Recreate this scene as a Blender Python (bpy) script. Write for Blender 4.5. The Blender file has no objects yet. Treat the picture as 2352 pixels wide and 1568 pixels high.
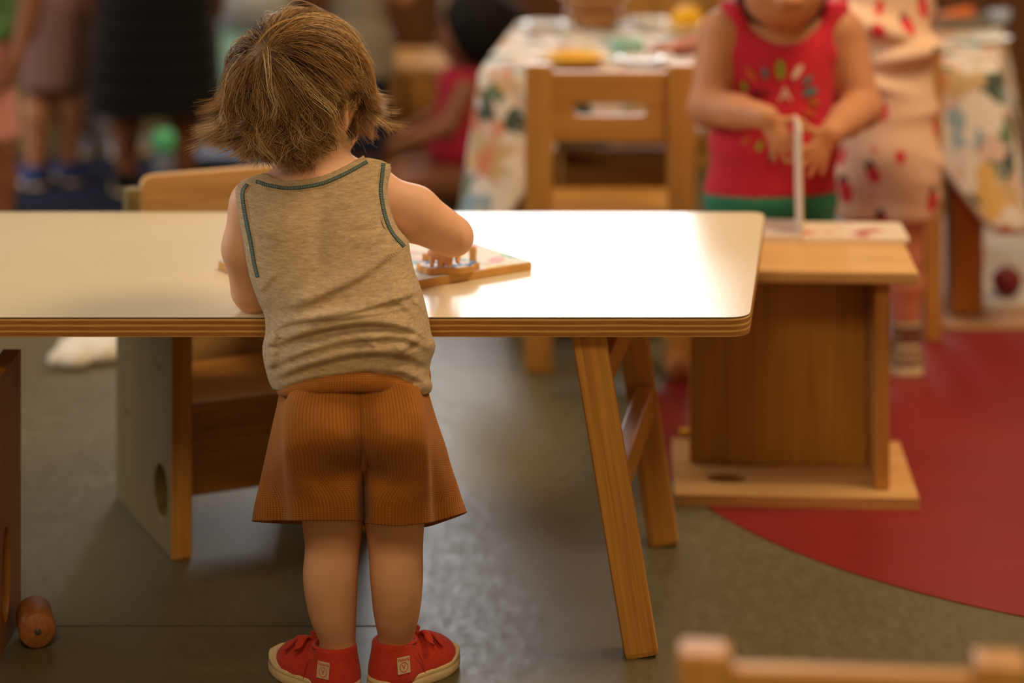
import bpy, bmesh, math, random
import numpy as np
from mathutils import Vector, Matrix, Euler

# ------------------------------------------------------------------ camera, world, light, exposure
SC = bpy.context.scene
COL = SC.collection
F_PX, CAM_H, HORIZON = 5553.3, 1.233, -685.0          # 85 mm on a 36 mm frame, level camera with a drop-front shift

cam_d = bpy.data.cameras.new('camera')
cam_d.sensor_width = 36.0
cam_d.lens = 85.0
cam_d.shift_y = -(784.0 - HORIZON) / 2352.0
cam_d.clip_end = 60
cam_d.dof.use_dof = True
cam_d.dof.focus_distance = 3.03
cam_d.dof.aperture_fstop = 1.9
cam = bpy.data.objects.new('camera', cam_d)
COL.objects.link(cam)
cam.location = (0, 0, CAM_H)
cam.rotation_euler = (math.pi / 2, 0, 0)
SC.camera = cam

SC.view_settings.view_transform = 'Standard'
SC.view_settings.look = 'None'
SC.view_settings.gamma = 1.0
SC.view_settings.use_curve_mapping = False
SC.view_settings.exposure = 0.16
SC.cycles.use_denoising = True
SC.cycles.max_bounces = 6
SC.cycles.diffuse_bounces = 3
SC.cycles.glossy_bounces = 3
SC.cycles.transmission_bounces = 4
SC.cycles.caustics_reflective = False
SC.cycles.caustics_refractive = False

world = bpy.data.worlds.new('world')
SC.world = world
world.use_nodes = True
bg = world.node_tree.nodes['Background']
bg.inputs[0].default_value = (1.0, 0.9, 0.75, 1)
bg.inputs[1].default_value = 0.05

def area(name, loc, rot, sx, sy, power, color):
    l = bpy.data.lights.new(name, 'AREA')
    l.shape = 'RECTANGLE'; l.size = sx; l.size_y = sy; l.energy = power; l.color = color
    o = bpy.data.objects.new(name, l)
    o.location = loc; o.rotation_euler = rot
    COL.objects.link(o)
    return o
# daylight through the window of the far wall, the window row on the left, and warm ceiling panels
WARM = (1.0, 0.75, 0.46)
CEILING_LAMPS = [(1.5, 3.5, 60), (-0.3, -0.2, 56), (-0.9, 6.2, 17)]
area('window_light', (0.24, 9.02, 1.86), (math.radians(-90), 0, 0), 1.75, 1.1, 62, (0.95, 0.97, 1.0))
area('window_light', (-3.9, 4.6, 1.7), (0, math.radians(-90), 0), 1.4, 3.2, 66, (0.93, 0.95, 1.0))
for lx_, ly_, lp_ in CEILING_LAMPS: area('ceiling_light', (lx_, ly_, 2.90), (0, 0, 0), 1.2, 1.2, lp_, WARM)

def P(px, py, d):
    """point seen at photo pixel (px, py) at distance d in front of the camera"""
    return Vector(((px - 1176.0) * d / F_PX, d, CAM_H - (py - HORIZON) * d / F_PX))
def floor_d(py): return F_PX * CAM_H / (py - HORIZON)
def PF(px, py):
    d = floor_d(py); return Vector(((px - 1176.0) * d / F_PX, d, 0))

# ------------------------------------------------------------------ materials
def lin(r, g, b):
    f = lambda c: ((c / 255 + 0.055) / 1.055) ** 2.4 if c > 10 else c / 255 / 12.92
    return (f(r), f(g), f(b), 1)
def new_mat(name):
    m = bpy.data.materials.new(name); m.use_nodes = True
    nt = m.node_tree
    b = nt.nodes['Principled BSDF']
    return m, nt, b
def coords(nt, scale=(1, 1, 1), kind='Object', rot=(0, 0, 0)):
    tc = nt.nodes.new('ShaderNodeTexCoord'); mp = nt.nodes.new('ShaderNodeMapping')
    mp.inputs['Scale'].default_value = scale; mp.inputs['Rotation'].default_value = rot
    nt.links.new(tc.outputs[kind], mp.inputs['Vector'])
    return mp.outputs['Vector']
def ramp(nt, fac, stops):
    r = nt.nodes.new('ShaderNodeValToRGB')
    el = r.color_ramp.elements
    while len(el) < len(stops): el.new(0.5)
    for e, (p, c) in zip(el, stops): e.position = p; e.color = c
    nt.links.new(fac, r.inputs['Fac'])
    return r.outputs['Color']
def noise(nt, vec, scale, detail=3, rough=0.5):
    n = nt.nodes.new('ShaderNodeTexNoise')
    n.inputs['Scale'].default_value = scale; n.inputs['Detail'].default_value = detail; n.inputs['Roughness'].default_value = rough
    nt.links.new(vec, n.inputs['Vector'])
    return n.outputs['Fac']
def mix(nt, fac, a, b, mode='MIX'):
    m = nt.nodes.new('ShaderNodeMix'); m.data_type = 'RGBA'; m.blend_type = mode
    for s, v in ((m.inputs['Factor'], fac), (m.inputs['A'] if False else m.inputs[6], a), (m.inputs[7], b)):
        if hasattr(v, 'is_output'): nt.links.new(v, s)
        else: s.default_value = v
    return m.outputs[2]
def bump(nt, b, h, strength=0.2, dist=0.002):
    n = nt.nodes.new('ShaderNodeBump')
    n.inputs['Strength'].default_value = strength; n.inputs['Distance'].default_value = dist
    nt.links.new(h, n.inputs['Height']); nt.links.new(n.outputs['Normal'], b.inputs['Normal'])
def math_n(nt, op, a, b=None):
    m = nt.nodes.new('ShaderNodeMath'); m.operation = op
    for i, v in enumerate((a, b)):
        if v is None: continue
        if hasattr(v, 'is_output'): nt.links.new(v, m.inputs[i])
        else: m.inputs[i].default_value = v
    return m.outputs[0]

def plain(name, c, rough=0.6, spec=0.4, var=0.0, scale=40, sheen=0.0, bumpy=0.0):
    m, nt, b = new_mat(name)
    b.inputs['Roughness'].default_value = rough
    b.inputs['Specular IOR Level'].default_value = spec
    if sheen: b.inputs['Sheen Weight'].default_value = sheen
    if var or bumpy:
        v = coords(nt); n = noise(nt, v, scale, 4)
        lo = tuple(x * (1 - var) for x in c[:3]) + (1,); hi = tuple(min(1, x * (1 + var)) for x in c[:3]) + (1,)
        nt.links.new(ramp(nt, n, [(0.3, lo), (0.7, hi)]), b.inputs['Base Color'])
        if bumpy: bump(nt, b, n, bumpy, 0.003)
    else:
        b.inputs['Base Color'].default_value = c
    return m
def wood(name, c1, c2, axis, rough=0.42, scale=1.0, spec=0.4):
    """grain runs along axis of the object's own coordinates"""
    m, nt, b = new_mat(name)
    sc = [38 * scale] * 3; sc['xyz'.index(axis)] = 2.2 * scale
    v = coords(nt, tuple(sc))
    n1 = noise(nt, v, 1.0, 5, 0.6)
    sc2 = [150 * scale] * 3; sc2['xyz'.index(axis)] = 4 * scale
    n2 = noise(nt, coords(nt, tuple(sc2)), 1.0, 3, 0.6)
    c = ramp(nt, n1, [(0.32, c1), (0.68, c2)])
    c = mix(nt, 0.35, c, ramp(nt, n2, [(0.35, tuple(x * 0.55 for x in c1[:3]) + (1,)), (0.6, c2)]))
    nt.links.new(c, b.inputs['Base Color'])
    b.inputs['Roughness'].default_value = rough
    b.inputs['Specular IOR Level'].default_value = spec
    bump(nt, b, n2, 0.12, 0.001)
    return m
W1, W2 = lin(180, 119, 48), lin(214, 156, 80)
WOOD = {a: wood('honey_wood_' + a, W1, W2, a) for a in 'xyz'}
PINE = {a: wood('pale_pine_' + a, lin(196, 138, 76), lin(232, 184, 120), a, scale=0.7) for a in 'xyz'}
DARKW = {a: wood('brown_wood_' + a, lin(92, 54, 26), lin(120, 74, 38), a) for a in 'xyz'}
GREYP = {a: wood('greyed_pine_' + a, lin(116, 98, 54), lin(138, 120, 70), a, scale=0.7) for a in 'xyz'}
SKIN = plain('skin', lin(232, 176, 138), 0.55, 0.35, 0.07, 18)
SKIN_SUN = plain('skin_tanned', lin(205, 140, 98), 0.55, 0.35, 0.06, 18)
SKIN_BROWN = plain('skin_brown', lin(140, 88, 58), 0.5, 0.35, 0.06, 18)
WHITE = plain('white', lin(235, 230, 222), 0.6)

# ------------------------------------------------------------------ object helpers
def link(name, me, mat=None, parent=None, loc=(0, 0, 0), rot=(0, 0, 0)):
    o = bpy.data.objects.new(name, me)
    COL.objects.link(o)
    if mat is not None:
        for mm in (mat if isinstance(mat, (list, tuple)) else [mat]): me.materials.append(mm)
    if parent is not None: o.parent = parent
    o.location = loc; o.rotation_euler = rot
    return o
def tag(o, label=None, cat=None, group=None, kind=None):
    if label: o['label'] = label
    if cat: o['category'] = cat
    if group: o['group'] = group
    if kind: o['kind'] = kind
    return o
def empty(name, loc, label, cat, group=None, rz=0.0):
    o = bpy.data.objects.new(name, None)
    o.empty_display_size = 0.05
    COL.objects.link(o)
    o.location = loc; o.rotation_euler = (0, 0, rz)
    return tag(o, label, cat, group)
def origin(parent):
    return np.array(parent.location) if parent is not None else np.zeros(3)
def mesh(name, verts, faces, mat, parent=None, smooth=True, base=None, uv=None):
    """verts are world coordinates; the mesh is stored relative to the (unrotated) parent's base, or to base"""
    v = np.asarray(verts, dtype=np.float64)
    off = origin(parent)
    if parent is not None and parent.parent is not None: off = off + origin(parent.parent)
    loc = (0, 0, 0)
    if parent is None and base is not None:
        off = np.array(base); loc = tuple(base)
    me = bpy.data.meshes.new(name)
    me.from_pydata((v - off).tolist(), [], [tuple(int(i) for i in f) for f in faces])
    if smooth: me.polygons.foreach_set('use_smooth', np.ones(len(me.polygons), dtype=bool))
    if uv is not None:
        l = me.uv_layers.new(name='UVMap')
        idx = np.empty(len(me.loops), dtype=np.int32); me.loops.foreach_get('vertex_index', idx)
        l.data.foreach_set('uv', np.asarray(uv, dtype=np.float32)[idx].ravel())
    me.update()
    return link(name, me, mat, parent, loc)
def box(name, parent, c, s, mat, rot=(0, 0, 0), bev=0.003, seg=2):
    bm = bmesh.new()
    bmesh.ops.create_cube(bm, size=1.0)
    bmesh.ops.scale(bm, vec=s, verts=bm.verts)
    if bev: bmesh.ops.bevel(bm, geom=bm.edges[:], offset=min(bev, min(s) * 0.45), segments=seg, affect='EDGES', profile=0.6)
    me = bpy.data.meshes.new(name); bm.to_mesh(me); bm.free()
    return link(name, me, mat, parent, c, rot)
def bar(name, parent, a, b, w, t, mat, bev=0.004, up=(0, 1, 0)):
    """rectangular bar from a to b; w across, t along `up`"""
    a, b = Vector(a), Vector(b); z = (b - a); L = z.length; z.normalize()
    y = Vector(up); y = (y - z * y.dot(z)).normalized(); x = y.cross(z)
    R = Matrix((x, y, z)).transposed().to_euler()
    return box(name, parent, (a + b) / 2, (w, t, L), mat, R, bev)
def prism(name, parent, pts, h, mat, loc=(0, 0, 0), rot=(0, 0, 0), bev=0.0, seg=3, bev_vert=0.0):
    """polygon pts (x, y) extruded from z=0 to h, in local coordinates"""
    bm = bmesh.new()
    vs = [bm.verts.new((x, y, 0)) for x, y in pts]
    f = bm.faces.new(vs)
    r = bmesh.ops.extrude_face_region(bm, geom=[f])
    top = [e for e in r['geom'] if isinstance(e, bmesh.types.BMVert)]
    bmesh.ops.translate(bm, vec=(0, 0, h), verts=top)
    bmesh.ops.recalc_face_normals(bm, faces=bm.faces)
    if bev:
        ed = [e for e in bm.edges if abs(e.verts[0].co.z - e.verts[1].co.z) < 1e-6]
        bmesh.ops.bevel(bm, geom=ed, offset=bev, segments=seg, affect='EDGES', profile=0.6)
    me = bpy.data.meshes.new(name); bm.to_mesh(me); bm.free()
    return link(name, me, mat, parent, loc, rot)
def rounded(pts, r, n=6):
    """round the corners of a convex polygon"""
    out = []
    k = len(pts)
    for i in range(k):
        p0, p1, p2 = Vector(pts[i - 1]), Vector(pts[i]), Vector(pts[(i + 1) % k])
        a = (p0 - p1).normalized(); b = (p2 - p1).normalized()
        for j in range(n + 1):
            t = j / n
            q0 = p1 + a * r * (1 - t); q1 = p1 + b * r * t
            out.append(tuple(q0 * (1 - t) + q1 * t))
    return out
def board_hole(name, parent, w, h, t, hc, hr, mat, loc, rot=(0, 0, 0), ex=1.0):
    """board w x h (local x, y from 0), thickness t (local z), with an oval hole of centre hc and radii hr"""
    ang = set(np.linspace(0, 2 * math.pi, 48, endpoint=False).tolist())
    for cx, cy in ((0, 0), (w, 0), (w, h), (0, h)): ang.add(math.atan2(cy - hc[1], cx - hc[0]) % (2 * math.pi))
    ang = sorted(ang); V = []; Fc = []
    for z in (0, t):
        for a in ang:
            c, s = math.cos(a), math.sin(a)
            V.append((hc[0] + math.copysign(abs(c) ** ex, c) * hr[0], hc[1] + math.copysign(abs(s) ** ex, s) * hr[1], z))
        for a in ang:
            c, s = math.cos(a), math.sin(a)
            k = min(((w - hc[0]) / c if c > 1e-9 else (-hc[0] / c if c < -1e-9 else 1e9)), ((h - hc[1]) / s if s > 1e-9 else (-hc[1] / s if s < -1e-9 else 1e9)))
            V.append((hc[0] + c * k, hc[1] + s * k, z))
    n = len(ang)
    for i in range(n):
        j = (i + 1) % n
        Fc.append((i, n + i, n + j, j)[::-1]); Fc.append((2 * n + i, 3 * n + i, 3 * n + j, 2 * n + j))
        Fc.append((i, j, 2 * n + j, 2 * n + i)[::-1]); Fc.append((n + i, n + j, 3 * n + j, 3 * n + i))
    me = bpy.data.meshes.new(name); me.from_pydata(V, [], Fc)
    bm = bmesh.new(); bm.from_mesh(me); bmesh.ops.recalc_face_normals(bm, faces=bm.faces); bm.to_mesh(me); bm.free()
    o = link(name, me, mat, parent, loc, rot)
    bv = o.modifiers.new('bevel', 'BEVEL'); bv.width = 0.0025; bv.segments = 2; bv.limit_method = 'ANGLE'
    return o
def lathe(name, parent, prof, mat, loc=(0, 0, 0), rot=(0, 0, 0), n=40, smooth=True):
    V = []; Fc = []
    for r, z in prof:
        for i in range(n):
            a = 2 * math.pi * i / n; V.append((r * math.cos(a), r * math.sin(a), z))
    for k in range(len(prof) - 1):
        for i in range(n):
            j = (i + 1) % n; Fc.append((k * n + i, k * n + j, (k + 1) * n + j, (k + 1) * n + i))
    Fc.append(tuple(range(n))[::-1]); Fc.append(tuple((len(prof) - 1) * n + i for i in range(n)))
    me = bpy.data.meshes.new(name); me.from_pydata(V, [], Fc)
    if smooth: me.polygons.foreach_set('use_smooth', [len(p.vertices) == 4 for p in me.polygons])
    me.update()
    return link(name, me, mat, parent, loc, rot)
def tube(path, rad, n=6, flat=1.0, up=None):
    """verts, faces of a closed-end tube along path; rad scalar or list"""
    path = np.asarray(path, float); K = len(path)
    rad = np.broadcast_to(np.asarray(rad, float), (K,))
    T = np.gradient(path, axis=0); T /= np.linalg.norm(T, axis=1, keepdims=True) + 1e-12
    u = np.array(up if up is not None else (0.1, 0.2, 1.0), float)
    V = []; Fc = []
    for k in range(K):
        x = np.cross(T[k], u); x /= np.linalg.norm(x) + 1e-12; y = np.cross(x, T[k])
        for i in range(n):
            a = 2 * math.pi * i / n
            V.append(path[k] + rad[k] * (math.cos(a) * x + flat * math.sin(a) * y))
    for k in range(K - 1):
        for i in range(n):
            j = (i + 1) % n; Fc.append((k * n + i, k * n + j, (k + 1) * n + j, (k + 1) * n + i))
    Fc.append(tuple(range(n))[::-1]); Fc.append(tuple((K - 1) * n + i for i in range(n)))
    return V, Fc
def spline(pts, n):
    """Catmull-Rom through pts, n samples"""
    p = np.asarray(pts, float); p = np.vstack([2 * p[0] - p[1], p, 2 * p[-1] - p[-2]])
    t = np.linspace(0, len(p) - 3 - 1e-9, n); i = t.astype(int); f = (t - i)[:, None]
    a, b, c, d = p[i], p[i + 1], p[i + 2], p[i + 3]
    return 0.5 * (2 * b + (c - a) * f + (2 * a - 5 * b + 4 * c - d) * f ** 2 + (-a + 3 * b - 3 * c + d) * f ** 3)
def smooth_interp(x, xp, yp):
    """monotone-ish cubic interpolation"""
    xp = np.asarray(xp, float); yp = np.asarray(yp, float); x = np.clip(x, xp[0], xp[-1])
    m = np.gradient(yp, xp); i = np.clip(np.searchsorted(xp, x) - 1, 0, len(xp) - 2)
    h = xp[i + 1] - xp[i]; t = (x - xp[i]) / h
    return (yp[i] * (1 + 2 * t) * (1 - t) ** 2 + m[i] * h * t * (1 - t) ** 2 + yp[i + 1] * t * t * (3 - 2 * t) + m[i + 1] * h * t * t * (t - 1))

# ------------------------------------------------------------------ implicit surfaces (for bodies, shoes, soft things)
class Field:
    def __init__(s, lo, hi, h):
        s.lo = np.array(lo, float); s.h = h
        s.n = np.ceil((np.array(hi, float) - s.lo) / h).astype(int) + 1
        s.ax = [(s.lo[i] + h * np.arange(s.n[i])).astype(np.float32) for i in range(3)]
        s.F = np.full(s.n, 0.06, np.float32)
    def _sl(s, lo, hi):
        a = np.clip(np.floor((np.array(lo) - s.lo) / s.h).astype(int), 0, s.n - 1)
        b = np.clip(np.ceil((np.array(hi) - s.lo) / s.h).astype(int) + 1, 1, s.n)
        sl = tuple(slice(int(a[i]), int(max(b[i], a[i] + 1))) for i in range(3))
        x = s.ax[0][sl[0]][:, None, None]; y = s.ax[1][sl[1]][None, :, None]; z = s.ax[2][sl[2]][None, None, :]
        return sl, x, y, z
    def _op(s, sl, d, k, op):
        f = s.F[sl]
        if op == 'add':
            hh = np.maximum(k - np.abs(f - d), 0) / k
            s.F[sl] = np.minimum(f, d) - hh * hh * k * 0.25
        elif op == 'sub':
            d = -d; hh = np.maximum(k - np.abs(f - d), 0) / k
            s.F[sl] = np.maximum(f, d) + hh * hh * k * 0.25
    def cap(s, a, b, ra, rb=None, k=0.01, op='add'):
        a = np.array(a, np.float32); b = np.array(b, np.float32); rb = ra if rb is None else rb
        m = max(ra, rb) + k + 0.02
        sl, x, y, z = s._sl(np.minimum(a, b) - m, np.maximum(a, b) + m)
        ba = b - a; L = float(ba @ ba) + 1e-12
        t = np.clip(((x - a[0]) * ba[0] + (y - a[1]) * ba[1] + (z - a[2]) * ba[2]) / L, 0, 1)
        d = np.sqrt((x - a[0] - t * ba[0]) ** 2 + (y - a[1] - t * ba[1]) ** 2 + (z - a[2] - t * ba[2]) ** 2) - (ra + (rb - ra) * t)
        s._op(sl, d, k, op)
    def ell(s, c, r, k=0.01, op='add', rot=None):
        c = np.array(c, np.float32); m = max(r) + k + 0.02
        sl, x, y, z = s._sl(c - m, c + m)
        x = x - c[0]; y = y - c[1]; z = z - c[2]
        if rot is not None:
            R = np.array(rot.to_matrix() if hasattr(rot, 'to_matrix') else rot, np.float32)   # columns: local axes
            x, y, z = (x * R[0, i] + y * R[1, i] + z * R[2, i] for i in range(3))
        k0 = np.sqrt((x / r[0]) ** 2 + (y / r[1]) ** 2 + (z / r[2]) ** 2)
        k1 = np.sqrt((x / r[0] ** 2) ** 2 + (y / r[1] ** 2) ** 2 + (z / r[2] ** 2) ** 2) + 1e-6
        s._op(sl, k0 * (k0 - 1) / k1, k, op)
    def plane(s, n, c):
        """keep the side where n.p < c"""
        x = s.ax[0][:, None, None]; y = s.ax[1][None, :, None]; z = s.ax[2][None, None, :]
        s.F = np.maximum(s.F, (x * n[0] + y * n[1] + z * n[2] - c).astype(np.float32))
    def nets(s):
        F = s.F; I = F < 0
        nx, ny, nz = F.shape
        c = [F[i:nx - 1 + i, j:ny - 1 + j, k:nz - 1 + k] for i in (0, 1) for j in (0, 1) for k in (0, 1)]
        cnt = sum((q < 0).astype(np.int8) for q in c)
        act = (cnt > 0) & (cnt < 8)
        idx = np.argwhere(act); M = len(idx)
        vid = np.full(act.shape, -1, np.int32); vid[act] = np.arange(M)
        vals = np.stack([q[act] for q in c], 1)
        off = np.array([(i, j, k) for i in (0, 1) for j in (0, 1) for k in (0, 1)], np.float32)
        acc = np.zeros((M, 3), np.float32); w = np.zeros((M, 1), np.float32)
        for p in range(8):
            for q in range(p + 1, 8):
                if np.abs(off[p] - off[q]).sum() != 1: continue
                a, b = vals[:, p], vals[:, q]; m = (a < 0) != (b < 0)
                t = np.where(m, a / np.where(m, a - b, 1), 0)[:, None]
                acc += np.where(m[:, None], off[p] + t * (off[q] - off[p]), 0); w += m[:, None]
        V = (idx + acc / np.maximum(w, 1)) * s.h + s.lo
        faces = []
        for axis in range(3):
            o = [a for a in range(3) if a != axis]
            sa = [slice(None)] * 3; sb = [slice(None)] * 3
            sa[axis] = slice(0, -1); sb[axis] = slice(1, None)
            A, B = I[tuple(sa)], I[tuple(sb)]
            e = np.argwhere(A != B)
            ok = (e[:, o[0]] > 0) & (e[:, o[1]] > 0) & (e[:, o[0]] < F.shape[o[0]] - 1) & (e[:, o[1]] < F.shape[o[1]] - 1)
            e = e[ok]
            inside = A[e[:, 0], e[:, 1], e[:, 2]]
            q = []
            for d0, d1 in ((0, 0), (-1, 0), (-1, -1), (0, -1)):
                g = e.copy(); g[:, o[0]] += d0; g[:, o[1]] += d1
                q.append(vid[g[:, 0], g[:, 1], g[:, 2]])
            q = np.stack(q, 1)
            flip = inside if axis != 1 else ~inside
            q[~flip] = q[~flip][:, ::-1]
            faces.append(q)
        return V.astype(np.float64), np.vstack(faces)
    def build(s, name, mat, parent=None, base=None, smooth_it=1):
        V, Q = s.nets()
        for _ in range(smooth_it):                      # light Laplacian smoothing
            acc = np.zeros_like(V); n = np.zeros(len(V))
            for a, b in ((0, 1), (1, 2), (2, 3), (3, 0)):
                np.add.at(acc, Q[:, a], V[Q[:, b]]); np.add.at(acc, Q[:, b], V[Q[:, a]])
                np.add.at(n, Q[:, a], 1); np.add.at(n, Q[:, b], 1)
            V = V * 0.5 + 0.5 * acc / np.maximum(n, 1)[:, None]
        return fast_mesh(name, V, Q, mat, parent, base)
def fast_mesh(name, V, Q, mat, parent=None, base=None, smooth=True, color=None):
    off = origin(parent)
    if parent is not None and parent.parent is not None: off = off + origin(parent.parent)
    loc = (0, 0, 0)
    if parent is None and base is not None: off = np.array(base); loc = tuple(base)
    me = bpy.data.meshes.new(name)
    Q = np.asarray(Q, np.int32); m, k = Q.shape
    me.vertices.add(len(V)); me.vertices.foreach_set('co', (np.asarray(V) - off).astype(np.float32).ravel())
    me.loops.add(m * k); me.loops.foreach_set('vertex_index', Q.ravel())
    me.polygons.add(m); me.polygons.foreach_set('loop_start', np.arange(0, m * k, k, dtype=np.int32))
    me.update(calc_edges=True)
    if smooth: me.polygons.foreach_set('use_smooth', np.ones(m, dtype=bool))
    if color is not None:
        at = me.color_attributes.new('tint', 'FLOAT_COLOR', 'POINT')
        at.data.foreach_set('color', np.asarray(color, np.float32).ravel())
    me.update()
    return link(name, me, mat, parent, loc)
def unit(v): v = np.asarray(v, float); return v / (np.linalg.norm(v) + 1e-12)
def add_hand(F, wrist, fwd, back, thumb, s, curl=(0.35, 0.4, 0.45, 0.5), spread=0.10, k=0.003, thumb_dir=None):
    """palm, four fingers of different lengths and a thumb; back = direction of the back of the hand, thumb = +1/-1 side"""
    w = np.array(wrist, float); f = unit(fwd); b = unit(np.array(back) - np.dot(back, f) * f); l = np.cross(b, f) * thumb
    R = np.stack([l, b, f], 1)
    F.ell(w + f * 0.26 * s, (0.21 * s, 0.10 * s, 0.30 * s), k * 2, rot=R)
    F.ell(w + f * 0.42 * s, (0.22 * s, 0.085 * s, 0.14 * s), k * 2, rot=R)
    for i, (ln, cu) in enumerate(zip((0.40, 0.45, 0.41, 0.33), curl)):
        q = w + f * (0.48 - 0.03 * abs(i - 1.2)) * s + l * (0.165 - 0.11 * i) * s
        dirv = unit(f + l * spread * (1.5 - i)); r = (0.062 - 0.004 * (i == 3)) * s
        a = 0.0
        for seg, part in enumerate((0.44, 0.32, 0.24)):
            a += cu * (0.7 if seg == 0 else 1.0)
            d2 = dirv * math.cos(a) - b * math.sin(a)
            q2 = q + d2 * ln * part * s
            F.cap(q, q2, r * (1 - 0.08 * seg), r * (1 - 0.08 * (seg + 1)), k); q = q2
    td = unit(thumb_dir) if thumb_dir is not None else unit(f * 0.7 + l * 0.75 - b * 0.25)
    q = w + f * 0.16 * s + l * 0.17 * s; m = q + td * 0.22 * s
    F.cap(q, m, 0.078 * s, 0.068 * s, k); F.cap(m, m + unit(td + f * 0.5) * 0.17 * s, 0.066 * s, 0.054 * s, k)

# ------------------------------------------------------------------ the room
def floor_mat():
    m, nt, b = new_mat('olive_linoleum')
    v = coords(nt)
    n1 = noise(nt, v, 1.6, 4, 0.6); n2 = noise(nt, coords(nt, (60, 22, 60)), 1.0, 4, 0.7)
    c = ramp(nt, n1, [(0.3, lin(92, 83, 56)), (0.7, lin(106, 98, 70))])
    c = mix(nt, 0.25, c, ramp(nt, n2, [(0.35, lin(76, 65, 40)), (0.65, lin(120, 111, 84))]))
    nt.links.new(c, b.inputs['Base Color'])
    r = ramp(nt, n2, [(0.2, (0.34, 0.34, 0.34, 1)), (0.8, (0.52, 0.52, 0.52, 1))])
    nt.links.new(r, b.inputs['Roughness'])
    b.inputs['Specular IOR Level'].default_value = 0.36
    bump(nt, b, n2, 0.08, 0.002)
    return m
FL = floor_mat()
fl = bpy.data.meshes.new('floor')
fl.from_pydata([(-4.2, -3, 0), (4.2, -3, 0), (4.2, 9.2, 0), (-4.2, 9.2, 0), (-4.2, -3, -0.1), (4.2, -3, -0.1), (4.2, 9.2, -0.1), (-4.2, 9.2, -0.1)], [],
               [(0, 1, 2, 3), (7, 6, 5, 4), (0, 4, 5, 1), (1, 5, 6, 2), (2, 6, 7, 3), (3, 7, 4, 0)])
floor = link('floor', fl, FL)
tag(floor, 'olive grey linoleum floor with dull sheen', kind='structure')
RED_LINO = plain('red_linoleum', lin(134, 32, 32), 0.38, 0.45, 0.10, 5)
pts = [(1.1545 + 0.93 * math.cos(a), 4.0628 + 0.93 * math.sin(a)) for a in np.linspace(0, 2 * math.pi, 128, endpoint=False)]
tag(prism('red_inlay', floor, pts, 0.0015, RED_LINO), 'round red linoleum inlay')

box('shadow_line', floor, (-0.75, floor_d(1437), 0.0002), (1.25, 0.004, 0.0006), plain('shadow_line_dark', lin(80, 70, 46), 0.6), bev=0)  # thin dark strip painting a faint shadow edge onto the floor
WALL = plain('cream_wall', lin(214, 196, 164), 0.8, 0.2, 0.03, 3)
CEIL = plain('white_ceiling', lin(225, 220, 208), 0.8, 0.2)
def slab(name, c, s, mat, label):
    o = box(name, None, c, s, mat, bev=0)
    return tag(o, label, kind='structure')
def wall_with_hole(name, u0, u1, h, holes, place, mat, label):
    """vertical wall of boxes-free mesh: grid of quads leaving the window openings free, 0.12 m thick"""
    us = sorted({u0, u1, *[q for hh in holes for q in hh[:2]]}); zs = sorted({0, h, *[q for hh in holes for q in hh[2:]]})
    bm = bmesh.new()
    for i in range(len(us) - 1):
        for j in range(len(zs) - 1):
            mu, mz = (us[i] + us[i + 1]) / 2, (zs[j] + zs[j + 1]) / 2
            if any(a < mu < b and c < mz < d for a, b, c, d in holes): continue
            P8 = [place(u, t, z) for t in (0, 0.12) for u, z in ((us[i], zs[j]), (us[i + 1], zs[j]), (us[i + 1], zs[j + 1]), (us[i], zs[j + 1]))]
            vs = [bm.verts.new(p) for p in P8]
            for q in ((0, 1, 2, 3), (7, 6, 5, 4), (0, 4, 5, 1), (1, 5, 6, 2), (2, 6, 7, 3), (3, 7, 4, 0)): bm.faces.new([vs[k] for k in q])
    bmesh.ops.recalc_face_normals(bm, faces=bm.faces)
    me = bpy.data.meshes.new(name); bm.to_mesh(me); bm.free()
    return tag(link(name, me, mat), label, kind='structure')
BACK_WIN = [(-0.63, 1.07, 1.31, 2.41)]
LEFT_WIN = [(3.0, 6.2, 1.0, 2.4)]
wall_with_hole('wall_back', -4.2, 4.2, 3.0, BACK_WIN, lambda u, t, z: (u, 9.08 + t, z), WALL, 'cream back wall with a wide window')
wall_with_hole('wall_left', -3, 9.2, 3.0, LEFT_WIN, lambda u, t, z: (-3.96 - t, u, z), WALL, 'cream left wall with a window row')
slab('wall_right', (4.1, 3.1, 1.5), (0.12, 12.2, 3.0), WALL, 'plain cream right wall')
slab('wall_front', (0, -2.9, 1.5), (8.4, 0.12, 3.0), WALL, 'cream wall behind the viewpoint')
slab('ceiling', (0, 3.1, 3.02), (8.4, 12.2, 0.1), CEIL, 'white ceiling of the room')
def window(name, u0, u1, z0, z1, along, label):
    def bx(nm, par, u, z, su, sz):
        c = (u, 9.12, z) if along == 'x' else (-4.0, u, z)
        s = (su, 0.07, sz) if along == 'x' else (0.07, su, sz)
        return box(nm, par, c, s, WHITE, bev=0.004)
    root = bpy.data.objects.new(name, None); COL.objects.link(root); tag(root, label, kind='structure')
    for u in (u0 + 0.03, u1 - 0.03): bx('window_frame', root, u, (z0 + z1) / 2, 0.06, z1 - z0)
    for z in (z0 + 0.03, z1 - 0.03): bx('window_frame', root, (u0 + u1) / 2, z, u1 - u0 - 0.12, 0.06)
window('window_1', -0.63, 1.07, 1.31, 2.41, 'x', 'white framed window in the back wall')
window('window_2', 3.0, 6.2, 1.0, 2.4, 'y', 'white framed window row in the left wall')

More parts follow.
